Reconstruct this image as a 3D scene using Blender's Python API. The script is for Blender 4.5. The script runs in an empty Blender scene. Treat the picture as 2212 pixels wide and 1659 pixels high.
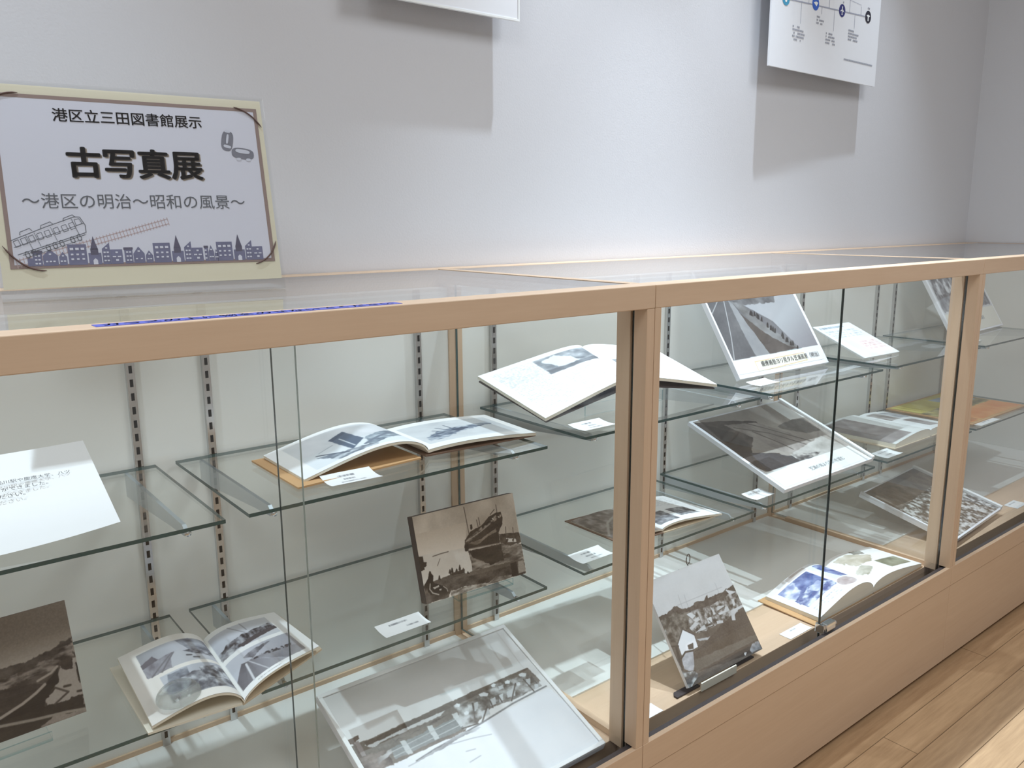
import bpy, math, random, json
import numpy as np
from mathutils import Matrix, Vector, noise as mnoise
scene = bpy.context.scene
COL = scene.collection
R = math.radians

# ------------------------------------------------------------------ camera
cam_data = bpy.data.cameras.new('camera')
cam = bpy.data.objects.new('camera', cam_data)
COL.objects.link(cam)
cam_data.sensor_fit = 'HORIZONTAL'
cam_data.sensor_width = 36.0
cam_data.lens = 36.0 * 1769.72 / 2212.0
cam_data.clip_start = 0.01
YAW, PIT, ROL = 0.67127, -0.19722, -0.0060
_f = Vector((math.cos(PIT) * math.sin(YAW), math.cos(PIT) * math.cos(YAW), math.sin(PIT)))
_r = Vector((math.cos(YAW), -math.sin(YAW), 0.0))
_u = _r.cross(_f)
_r2 = math.cos(ROL) * _r + math.sin(ROL) * _u
_u2 = -math.sin(ROL) * _r + math.cos(ROL) * _u
cam.matrix_world = Matrix(((_r2.x, _u2.x, -_f.x, -0.9799), (_r2.y, _u2.y, -_f.y, -0.8688),
                           (_r2.z, _u2.z, -_f.z, 1.1945), (0, 0, 0, 1)))
scene.camera = cam

# ------------------------------------------------------------------ world, lights, exposure
scene.view_settings.view_transform = 'Standard'
scene.view_settings.look = 'None'
scene.view_settings.gamma = 1.0
scene.view_settings.use_curve_mapping = False
scene.view_settings.exposure = -0.06
scene.cycles.transparent_max_bounces = 48
scene.cycles.max_bounces = 16
scene.cycles.glossy_bounces = 6
world = bpy.data.worlds.new('world')
scene.world = world
world.use_nodes = True
world.node_tree.nodes['Background'].inputs[0].default_value = (0.85, 0.9, 1.0, 1)
world.node_tree.nodes['Background'].inputs[1].default_value = 0.3

def area_light(name, loc, sx, sy, power, color=(1, 1, 1)):
    l = bpy.data.lights.new(name, 'AREA')
    l.shape = 'RECTANGLE'; l.size = sx; l.size_y = sy
    l.energy = power; l.color = color
    o = bpy.data.objects.new(name, l); COL.objects.link(o)
    o.location = loc
    return o

def spot_light(name, loc, power, radius, target, angle, color=(1, 1, 1)):
    l = bpy.data.lights.new(name, 'SPOT')
    l.energy = power; l.shadow_soft_size = radius; l.color = color
    l.spot_size = R(angle); l.spot_blend = 1.0
    o = bpy.data.objects.new(name, l); COL.objects.link(o)
    o.location = loc
    d = Vector(target) - Vector(loc)
    o.rotation_euler = d.to_track_quat('-Z', 'Y').to_euler()
    return o

COOL = (0.76, 0.88, 1.0)
WARM = (0.90, 0.955, 1.0)
# broad ceiling lamps of the room
area_light('ceiling_lamp', (-1.75, -1.2, 2.77), 0.8, 1.2, 25, WARM)
area_light('ceiling_lamp', (0.8, -1.2, 2.77), 0.8, 1.2, 29, WARM)
# row of downlights above the cases, close to the wall
for _x, _p in ((-0.9, 0.64), (0.42, 0.97), (0.92, 0.97), (1.75, 0.5)):
    spot_light('wall_downlight', (_x, 0.334, 2.77), 172 * _p, 0.016, (_x, 0.09, 0.0), 62, COOL)

# ------------------------------------------------------------------ helpers
def lin(c):
    c = np.asarray(c, float) / 255.0
    return np.where(c <= 0.04045, c / 12.92, ((c + 0.055) / 1.055) ** 2.4)

def srgb(r, g, b):
    v = lin((r, g, b))
    return (float(v[0]), float(v[1]), float(v[2]), 1.0)

class MB:
    """collects faces, builds ONE mesh object"""
    def __init__(self):
        self.v = []; self.f = []; self.m = []
    def quad(self, pts, mi=0):
        n = len(self.v); self.v += [tuple(p) for p in pts]
        self.f.append(tuple(range(n, n + len(pts)))); self.m.append(mi); return self
    def box(self, a, b, mi=0, side=None):
        x0, y0, z0 = a; x1, y1, z1 = b; n = len(self.v)
        self.v += [(x0, y0, z0), (x1, y0, z0), (x1, y1, z0), (x0, y1, z0),
                   (x0, y0, z1), (x1, y0, z1), (x1, y1, z1), (x0, y1, z1)]
        fs = [(0, 3, 2, 1), (4, 5, 6, 7), (0, 1, 5, 4), (1, 2, 6, 5), (2, 3, 7, 6), (3, 0, 4, 7)]
        for k, f in enumerate(fs):
            self.f.append(tuple(n + i for i in f))
            self.m.append(mi if side is None else side[k])
        return self
    def prism(self, poly, axis, a, b, mi=0):
        """extrude a 2D polygon along axis ('x','y','z') between a and b"""
        def P(p, t):
            if axis == 'x': return (t, p[0], p[1])
            if axis == 'y': return (p[0], t, p[1])
            return (p[0], p[1], t)
        n = len(self.v); k = len(poly)
        self.v += [P(p, a) for p in poly] + [P(p, b) for p in poly]
        self.f.append(tuple(n + i for i in range(k))); self.m.append(mi)
        self.f.append(tuple(n + k + i for i in reversed(range(k)))); self.m.append(mi)
        for i in range(k):
            j = (i + 1) % k
            self.f.append((n + i, n + k + i, n + k + j, n + j)); self.m.append(mi)
        return self
    def tube(self, pts, r, seg=8, mi=0, cap=True):
        pts = [Vector(p) for p in pts]; n0 = len(self.v)
        for i, p in enumerate(pts):
            t = (pts[min(i + 1, len(pts) - 1)] - pts[max(i - 1, 0)]).normalized()
            up = Vector((0, 0, 1)) if abs(t.z) < 0.9 else Vector((1, 0, 0))
            s = t.cross(up).normalized(); u = s.cross(t)
            rr = r[i] if isinstance(r, (list, tuple)) else r
            for k in range(seg):
                a = 2 * math.pi * k / seg
                self.v.append(tuple(p + s * math.cos(a) * rr + u * math.sin(a) * rr))
        for i in range(len(pts) - 1):
            for k in range(seg):
                a = n0 + i * seg + k; b = n0 + i * seg + (k + 1) % seg
                self.f.append((a, b, b + seg, a + seg)); self.m.append(mi)
        if cap:
            self.f.append(tuple(n0 + k for k in reversed(range(seg)))); self.m.append(mi)
            e = n0 + (len(pts) - 1) * seg
            self.f.append(tuple(e + k for k in range(seg))); self.m.append(mi)
        return self
    def build(self, name, mats, parent=None, bevel=0.0, smooth=False):
        me = bpy.data.meshes.new(name)
        me.from_pydata(self.v, [], self.f)
        if not isinstance(mats, (list, tuple)): mats = [mats]
        for m in mats: me.materials.append(m)
        me.polygons.foreach_set('material_index', self.m)
        if smooth: me.polygons.foreach_set('use_smooth', [True] * len(self.f))
        me.update(); me.validate()
        o = bpy.data.objects.new(name, me); COL.objects.link(o)
        if parent is not None: o.parent = parent
        if bevel > 0:
            b = o.modifiers.new('bevel', 'BEVEL'); b.width = bevel; b.segments = 2; b.limit_method = 'ANGLE'
        return o

def tag(o, label=None, cat=None, group=None, kind=None):
    if label: o['label'] = label
    if cat: o['category'] = cat
    if group: o['group'] = group
    if kind: o['kind'] = kind
    return o

def thing(name, label, cat, loc=(0, 0, 0), rot=(0, 0, 0), group=None):
    o = bpy.data.objects.new(name, None); COL.objects.link(o)
    o.empty_display_size = 0.05
    o.location = loc; o.rotation_euler = rot
    return tag(o, label, cat, group)

def copy_thing(src, loc, label, group=None, rot=None):
    c = src.copy(); COL.objects.link(c); c.location = loc
    if rot: c.rotation_euler = rot
    c['label'] = label
    if group: c['group'] = group
    for ch in list(src.children):
        d = ch.copy(); COL.objects.link(d); d.parent = c
        for g in list(ch.children):
            e = g.copy(); COL.objects.link(e); e.parent = d
    return c

# ------------------------------------------------------------------ materials
def new_mat(name):
    m = bpy.data.materials.new(name); m.use_nodes = True
    nt = m.node_tree; nt.nodes.clear()
    out = nt.nodes.new('ShaderNodeOutputMaterial')
    return m, nt, out

def plain(name, color, rough=0.5, metal=0.0, spec=0.5, var=0.0, vscale=40, coat=0.0):
    m, nt, out = new_mat(name)
    b = nt.nodes.new('ShaderNodeBsdfPrincipled')
    b.inputs['Base Color'].default_value = color
    b.inputs['Roughness'].default_value = rough
    b.inputs['Metallic'].default_value = metal
    b.inputs['Specular IOR Level'].default_value = spec
    b.inputs['Coat Weight'].default_value = coat
    b.inputs['Coat Roughness'].default_value = 0.03
    if var > 0:
        t = nt.nodes.new('ShaderNodeTexCoord'); n = nt.nodes.new('ShaderNodeTexNoise')
        n.inputs['Scale'].default_value = vscale; n.inputs['Detail'].default_value = 3
        mx = nt.nodes.new('ShaderNodeMix'); mx.data_type = 'RGBA'
        mx.inputs[6].default_value = tuple(c * (1 - var) for c in color[:3]) + (1,)
        mx.inputs[7].default_value = tuple(min(1, c * (1 + var)) for c in color[:3]) + (1,)
        nt.links.new(t.outputs['Object'], n.inputs['Vector'])
        nt.links.new(n.outputs['Fac'], mx.inputs[0])
        nt.links.new(mx.outputs[2], b.inputs['Base Color'])
    nt.links.new(b.outputs[0], out.inputs[0])
    return m

def wood(name, c1, c2, axis='x', scale=26, rough=0.45, stretch=0.06):
    m, nt, out = new_mat(name)
    b = nt.nodes.new('ShaderNodeBsdfPrincipled'); b.inputs['Roughness'].default_value = rough
    t = nt.nodes.new('ShaderNodeTexCoord'); mp = nt.nodes.new('ShaderNodeMapping')
    s = [1, 1, 1]; s['xyz'.index(axis)] = stretch
    mp.inputs['Scale'].default_value = s
    n = nt.nodes.new('ShaderNodeTexNoise'); n.inputs['Scale'].default_value = scale * 6
    n.inputs['Detail'].default_value = 6; n.inputs['Roughness'].default_value = 0.65
    n2 = nt.nodes.new('ShaderNodeTexNoise'); n2.inputs['Scale'].default_value = scale
    n2.inputs['Detail'].default_value = 3
    ad = nt.nodes.new('ShaderNodeMath'); ad.operation = 'ADD'
    hf = nt.nodes.new('ShaderNodeMath'); hf.operation = 'MULTIPLY'; hf.inputs[1].default_value = 0.5
    mx = nt.nodes.new('ShaderNodeMix'); mx.data_type = 'RGBA'
    mx.inputs[6].default_value = c1; mx.inputs[7].default_value = c2
    L = nt.links.new
    L(t.outputs['Object'], mp.inputs[0]); L(mp.outputs[0], n.inputs['Vector']); L(mp.outputs[0], n2.inputs['Vector'])
    L(n.outputs['Fac'], ad.inputs[0]); L(n2.outputs['Fac'], ad.inputs[1]); L(ad.outputs[0], hf.inputs[0])
    L(hf.outputs[0], mx.inputs[0]); L(mx.outputs[2], b.inputs['Base Color']); L(b.outputs[0], out.inputs[0])
    return m

def glass_mat(name, tint, ior=1.45, rough=0.0, gloss=1.0):
    """thin clear sheet: Fresnel reflection over tinted transmission"""
    m, nt, out = new_mat(name)
    lw = nt.nodes.new('ShaderNodeLayerWeight'); lw.inputs['Blend'].default_value = 0.5
    pw = nt.nodes.new('ShaderNodeMath'); pw.operation = 'POWER'; pw.inputs[1].default_value = 5.0
    f0 = ((ior - 1) / (ior + 1)) ** 2
    fr = nt.nodes.new('ShaderNodeMath'); fr.operation = 'MULTIPLY_ADD'; fr.inputs[1].default_value = 1 - f0; fr.inputs[2].default_value = f0
    nt.links.new(lw.outputs['Facing'], pw.inputs[0]); nt.links.new(pw.outputs[0], fr.inputs[0])
    tr = nt.nodes.new('ShaderNodeBsdfTransparent'); tr.inputs[0].default_value = tint
    gl = nt.nodes.new('ShaderNodeBsdfGlossy'); gl.inputs['Roughness'].default_value = rough
    gl.inputs[0].default_value = (gloss, gloss, gloss, 1)
    mx = nt.nodes.new('ShaderNodeMixShader')
    L = nt.links.new
    L(fr.outputs[0], mx.inputs[0]); L(tr.outputs[0], mx.inputs[1]); L(gl.outputs[0], mx.inputs[2])
    L(mx.outputs[0], out.inputs[0])
    return m

def print_mat(name, rough=0.5, coat=0.0, spec=0.4):
    m, nt, out = new_mat(name)
    b = nt.nodes.new('ShaderNodeBsdfPrincipled')
    a = nt.nodes.new('ShaderNodeAttribute'); a.attribute_name = 'ink'
    b.inputs['Roughness'].default_value = rough
    b.inputs['Specular IOR Level'].default_value = spec
    b.inputs['Coat Weight'].default_value = coat
    b.inputs['Coat Roughness'].default_value = 0.02
    nt.links.new(a.outputs['Color'], b.inputs['Base Color']); nt.links.new(b.outputs[0], out.inputs[0])
    return m

W1, W2 = srgb(200, 169, 139), srgb(226, 199, 171)
M = {}
M['wood_x'] = wood('beech_laminate_horizontal', W1, W2, 'x')
M['wood_y'] = wood('beech_laminate_depth', W1, W2, 'y')
M['wood_z'] = wood('beech_laminate_vertical', W1, W2, 'z')
M['seam'] = plain('dark_seam', srgb(95, 70, 50), 0.8)
M['paper'] = plain('white_card', srgb(244, 246, 246), 0.7, var=0.01)
M['page'] = plain('book_paper', srgb(238, 232, 216), 0.75, var=0.02)
M['board'] = plain('white_board', srgb(238, 240, 245), 0.5, var=0.01)
M['panel'] = plain('white_back_panel', srgb(240, 241, 236), 0.6, var=0.015, vscale=8)
M['deckboard'] = plain('glossy_white_deck_board', srgb(232, 232, 228), 0.16, var=0.02, vscale=6)
M['glass'] = glass_mat('clear_glass', (0.984, 0.99, 0.986, 1))
M['shelf_glass'] = glass_mat('shelf_glass', (0.966, 0.98, 0.974, 1), 1.45)
M['glass_edge'] = plain('green_glass_edge', srgb(50, 86, 88), 0.2, spec=0.6, var=0.2, vscale=20)
M['door_edge'] = plain('dark_glass_edge', srgb(30, 38, 38), 0.15, spec=0.8)
M['acrylic'] = glass_mat('clear_acrylic', (0.982, 0.986, 0.986, 1), 1.4)
M['acrylic_edge'] = glass_mat('acrylic_edge', (0.62, 0.80, 0.84, 1), 1.6, 0.1)
M['door_edge_pale'] = plain('pale_glass_edge', srgb(150, 164, 158), 0.15, spec=0.8)
M['steel'] = plain('brushed_steel', srgb(205, 205, 205), 0.24, 0.88, var=0.12, vscale=25)
M['bracket'] = plain('bracket_steel', srgb(190, 198, 204), 0.35, 0.7)
M['chrome'] = plain('chrome', srgb(220, 222, 224), 0.08, 1.0, var=0.03)
M['slot'] = plain('dark_slot', srgb(16, 15, 15), 0.8)
M['track'] = plain('dark_track', srgb(96, 90, 92), 0.4, 0.3, var=0.1)
M['rubber'] = plain('brown_cord', srgb(92, 66, 60), 0.6)
M['black'] = plain('black_ink', srgb(26, 26, 34), 0.6)
M['ink'] = plain('grey_ink', srgb(90, 92, 98), 0.6)
M['ink2'] = plain('pale_ink', srgb(150, 152, 156), 0.6)
M['print'] = print_mat('printed_sheet', 0.45, 0.0)
M['gloss_print'] = print_mat('print_under_acrylic', 0.4, 0.35)
M['dark_edge'] = plain('dark_board_edge', srgb(66, 56, 56), 0.6)
M['beige'] = plain('beige_cover', srgb(204, 186, 160), 0.6, var=0.05)
M['groove'] = plain('brown_grey_groove', srgb(140, 122, 106), 0.6)
M['tan'] = plain('tan_cover', srgb(206, 164, 116), 0.6, var=0.05)
M['brown'] = plain('brown_cover', srgb(116, 90, 74), 0.6, var=0.08)

# ------------------------------------------------------------------ printed pictures: painted into a vertex-colour grid
def vnoise(h, w, fy, fx, seed, octaves=4):
    rng = np.random.RandomState(seed)
    out = np.zeros((h, w)); amp = 1.0; tot = 0
    for o in range(octaves):
        ny, nx = max(2, int(fy)) + 2, max(2, int(fx)) + 2
        g = rng.rand(ny, nx)
        ys = np.linspace(0, ny - 1.001, h); xs = np.linspace(0, nx - 1.001, w)
        yi = ys.astype(int); xi = xs.astype(int)
        ty = (ys - yi)[:, None]; tx = (xs - xi)[None, :]
        ty = ty * ty * (3 - 2 * ty); tx = tx * tx * (3 - 2 * tx)
        a = g[yi][:, xi]; b = g[yi][:, xi + 1]; c = g[yi + 1][:, xi]; d = g[yi + 1][:, xi + 1]
        out += amp * ((a * (1 - tx) + b * tx) * (1 - ty) + (c * (1 - tx) + d * tx) * ty)
        tot += amp; amp *= 0.55; fy *= 2; fx *= 2
    return out / tot

class Canvas:
    def __init__(self, w, h, base, aspect=1.0):
        self.w, self.h = w, h
        self.a = np.zeros((h, w, 3)); self.a[:] = base
        u = (np.arange(w)) / (w - 1.0); v = (np.arange(h)) / (h - 1.0)
        self.U, self.V = np.meshgrid(u, v); self.asp = aspect
    def inside(self, poly, jit=0, seed=1):
        U, V = self.U, self.V
        if jit > 0:
            U = U + (vnoise(self.h, self.w, 22, 22 * self.asp, seed, 4) - 0.5) * jit * 2
            V = V + (vnoise(self.h, self.w, 22, 22 * self.asp, seed + 7, 4) - 0.5) * jit * 2
        ins = np.zeros((self.h, self.w), bool); n = len(poly)
        for i in range(n):
            x0, y0 = poly[i]; x1, y1 = poly[(i + 1) % n]
            if y0 == y1: continue
            c = ((y0 > V) != (y1 > V)) & (U < (x1 - x0) * (V - y0) / (y1 - y0) + x0)
            ins ^= c
        return ins
    def op(self, o):
        k = o[0]
        if k == 'p':      # flat polygon: colour, polygon, jitter
            self.a[self.inside(o[2], o[3] if len(o) > 3 else 0, int(o[1][0]))] = o[1]
        elif k == 'n':    # mottled polygon: dark, light, polygon, fy, fx, contrast, jitter
            _, c0, c1, poly, fy, fx, con, jit = o
            t = vnoise(self.h, self.w, fy, fx, int(c0[0] + c1[0] + fy), 4)
            t = np.clip((t - 0.5) * con + 0.5, 0, 1)[..., None]
            ins = self.inside(poly, jit, int(c0[0]) + 3)
            self.a[ins] = (np.array(c0) * (1 - t) + np.array(c1) * t)[ins]
        elif k == 'g':    # printed tone running across a polygon: colour0, colour1, polygon, p0, p1
            _, c0, c1, poly, p0, p1 = o
            d = np.array(p1) - np.array(p0); t = ((self.U - p0[0]) * d[0] + (self.V - p0[1]) * d[1]) / (d @ d)
            t = np.clip(t, 0, 1)[..., None]; ins = self.inside(poly)
            self.a[ins] = (np.array(c0) * (1 - t) + np.array(c1) * t)[ins]
        elif k == 'l':    # polyline: colour, width, points
            _, c, wd, pts = o
            X = self.U * self.asp; Y = self.V
            for (x0, y0), (x1, y1) in zip(pts[:-1], pts[1:]):
                x0 *= self.asp; x1 *= self.asp
                dx, dy = x1 - x0, y1 - y0; L = dx * dx + dy * dy + 1e-12
                t = np.clip(((X - x0) * dx + (Y - y0) * dy) / L, 0, 1)
                d = np.hypot(X - x0 - t * dx, Y - y0 - t * dy)
                al = np.clip((wd - d) * self.h + 0.5, 0, 1)[..., None]
                self.a = self.a * (1 - al) + np.array(c) * al
        elif k == 's':    # specks in polygon: colour, polygon, threshold, fy, fx
            _, c, poly, th, fy, fx = o
            t = vnoise(self.h, self.w, fy, fx, int(c[0] + fx), 2)
            self.a[self.inside(poly) & (t > th)] = c
        elif k == 't':    # rows of text-like marks: colour, u0,v0,u1,v1, rows, cover
            _, c, u0, v0, u1, v1, rows, cov = o
            rng = np.random.RandomState(int(rows * 13 + u0 * 100))
            for r_ in range(rows):
                va = v0 + (v1 - v0) * (r_ + 0.15) / rows; vb = v0 + (v1 - v0) * (r_ + 0.7) / rows
                ua = u0
                while ua < u1:
                    ub = min(u1, ua + (0.35 + rng.rand()) * (vb - va) / self.asp * 0.8)
                    if rng.rand() < cov:
                        s = (self.U >= ua) & (self.U < ub) & (self.V >= va) & (self.V < vb)
                        k2 = 0.3 + 0.5 * rng.rand()
                        self.a[s] = self.a[s] * (1 - k2) + np.array(c) * k2
                    ua = ub + 0.12 * (vb - va) / self.asp
    def grain(self, amt, seed=3):
        k = np.clip((228 - self.a.mean(-1)) / 110.0, 0.12, 1.0)
        self.a += (((vnoise(self.h, self.w, 110, 110 * self.asp, seed, 2) - 0.5) * 2.4 * amt) * k)[..., None]
        return self

def soften(a, n=1):
    for _ in range(n):
        p = np.pad(a, ((1, 1), (1, 1), (0, 0)), 'edge')
        a = (p[1:-1, 1:-1] * 2 + p[:-2, 1:-1] + p[2:, 1:-1] + p[1:-1, :-2] + p[1:-1, 2:]) / 6
    return a

def picture(name, size, base, ops, asp, grain=6, soft=1):
    c = Canvas(size[0], size[1], base, asp)
    for o in ops: c.op(o)
    c.grain(grain)
    return soften(np.clip(c.a, 4, 252), soft)

def grid_print(name, pos, img, mat, parent=None, thick=0.0):
    """a sheet: pos(U,V)->(x,y,z) arrays, img (h,w,3) sRGB; row 0 = top edge of the picture"""
    h, w = img.shape[:2]
    U, V = np.meshgrid(np.linspace(0, 1, w), np.linspace(0, 1, h))
    X, Y, Z = pos(U, V)
    co = np.stack([X, Y, Z], -1).reshape(-1, 3).astype(np.float32)
    idx = np.arange(h * w).reshape(h, w)
    q = np.stack([idx[1:, :-1], idx[1:, 1:], idx[:-1, 1:], idx[:-1, :-1]], -1).reshape(-1, 4)
    me = bpy.data.meshes.new(name)
    me.vertices.add(len(co)); me.vertices.foreach_set('co', co.ravel())
    me.loops.add(q.size); me.loops.foreach_set('vertex_index', q.ravel().astype(np.int32))
    me.polygons.add(len(q)); me.polygons.foreach_set('loop_start', np.arange(0, q.size, 4, dtype=np.int32))
    me.polygons.foreach_set('loop_total', np.full(len(q), 4, dtype=np.int32))
    me.polygons.foreach_set('use_smooth', np.ones(len(q), dtype=bool))
    me.update(calc_edges=True)
    at = me.color_attributes.new('ink', 'FLOAT_COLOR', 'POINT')
    cc = np.ones((h * w, 4), np.float32); cc[:, :3] = lin(img.reshape(-1, 3))
    at.data.foreach_set('color', cc.ravel())
    me.materials.append(mat)
    o = bpy.data.objects.new(name, me); COL.objects.link(o)
    if parent is not None: o.parent = parent
    return o

def flat(w, h, z=0.0, x0=0.0, y0=0.0):
    """picture plane in a panel's own frame: x right, y up the panel"""
    return lambda U, V: (x0 + U * w, y0 + (1 - V) * h, np.full_like(U, z))

def text_mesh(name, body, size, mat, parent, loc, rot=(0, 0, 0), bold=0.0, sx=1.0, sy=1.0, align='LEFT', space=1.0):
    cu = bpy.data.curves.new(name, 'FONT')
    cu.body = body; cu.size = size; cu.offset = bold; cu.align_x = align
    cu.resolution_u = 3; cu.space_character = space
    tmp = bpy.data.objects.new(name, cu); COL.objects.link(tmp)
    bpy.context.view_layer.update()
    dg = bpy.context.evaluated_depsgraph_get()
    me = bpy.data.meshes.new_from_object(tmp.evaluated_get(dg))
    COL.objects.unlink(tmp); bpy.data.objects.remove(tmp)
    me.name = name; me.materials.clear(); me.materials.append(mat)
    o = bpy.data.objects.new(name, me); COL.objects.link(o)
    o.location = loc; o.rotation_euler = rot; o.scale = (sx, sy, 1)
    if parent is not None: o.parent = parent
    return o

def embolden(me, r):
    n = len(me.vertices); co = np.empty(n * 3, np.float32); me.vertices.foreach_get('co', co); co = co.reshape(-1, 3)
    fs = [tuple(p.vertices) for p in me.polygons]; V = []; F = []
    for k in range(9):
        d = (0, 0) if k == 8 else (math.cos(k * math.pi / 4) * r, math.sin(k * math.pi / 4) * r * 0.65)
        V += [(float(p[0] + d[0]), float(p[1] + d[1]), 0.0) for p in co]
        F += [tuple(i + k * n for i in f) for f in fs]
    mt = me.materials[0]; me.clear_geometry(); me.from_pydata(V, [], F); me.update()

def text_fit(body, mat, parent, x0, x1, yc, zz, bold=0.0, hs=1.0, nm='lettering', dx=0, dy=0):
    t = text_mesh(nm, body, 1.0, mat, None, (0, 0, 0))
    if bold > 0: embolden(t.data, bold)
    co = np.empty(len(t.data.vertices) * 3, np.float32); t.data.vertices.foreach_get('co', co); co = co.reshape(-1, 3)
    lo, hi = co.min(0), co.max(0); sc = (x1 - x0) / (hi[0] - lo[0])
    co[:, 0] = (co[:, 0] - lo[0]) * sc + x0 + dx
    co[:, 1] = (co[:, 1] - (lo[1] + hi[1]) / 2) * sc * hs + yc + dy
    co[:, 2] = zz
    t.data.vertices.foreach_set('co', co.ravel()); t.data.update(); t.parent = parent
    return t

# ------------------------------------------------------------------ sizes and poses of the shown things; shapes printed on their pictures
RECT = {"boats": [-1.0608, 0.2804, 0.535, 0.0548, 1.2192, 0.254, 0.1553], "ship": [-0.2697, 0.269, 0.535, -0.0464, 1.2828, 0.2181, 0.1546], "street": [-0.4524, 0.0516, 0.283, -0.0084, 0.3472, 0.4079, 0.3144], "road": [0.7086, 0.3432, 0.803, -0.0103, 0.9938, 0.3961, 0.31], "bay": [0.7309, 0.2138, 0.545, 0.0045, 0.3578, 0.4284, 0.3244], "village": [0.2061, 0.0674, 0.285, -0.0068, 0.9545, 0.2418, 0.2171], "crowd": [1.8812, 0.3425, 0.8, 0.0638, 1.0414, 0.475, 0.31], "aerial": [1.3645, 0.0679, 0.294, 0.0705, 0.2566, 0.3996, 0.2883], "sheet": [-1.0481, 0.241, 0.808, 0.0, 0.3861, 0.297, 0.2001], "leaf": [1.2568, 0.3197, 0.8, -0.0303, 0.3983, 0.1956, 0.1867], "sign": [-0.8925, 0.3832, 1.1, -0.1047, 1.35, 0.43, 0.2859], "poster2": [1.1054, 0.586, 1.6182, 0.0292, 1.5708, 0.6165, 0.62], "poster1": [-0.1651, 0.602, 1.6164, 0.0, 1.5708, 0.3801, 0.62]}
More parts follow.
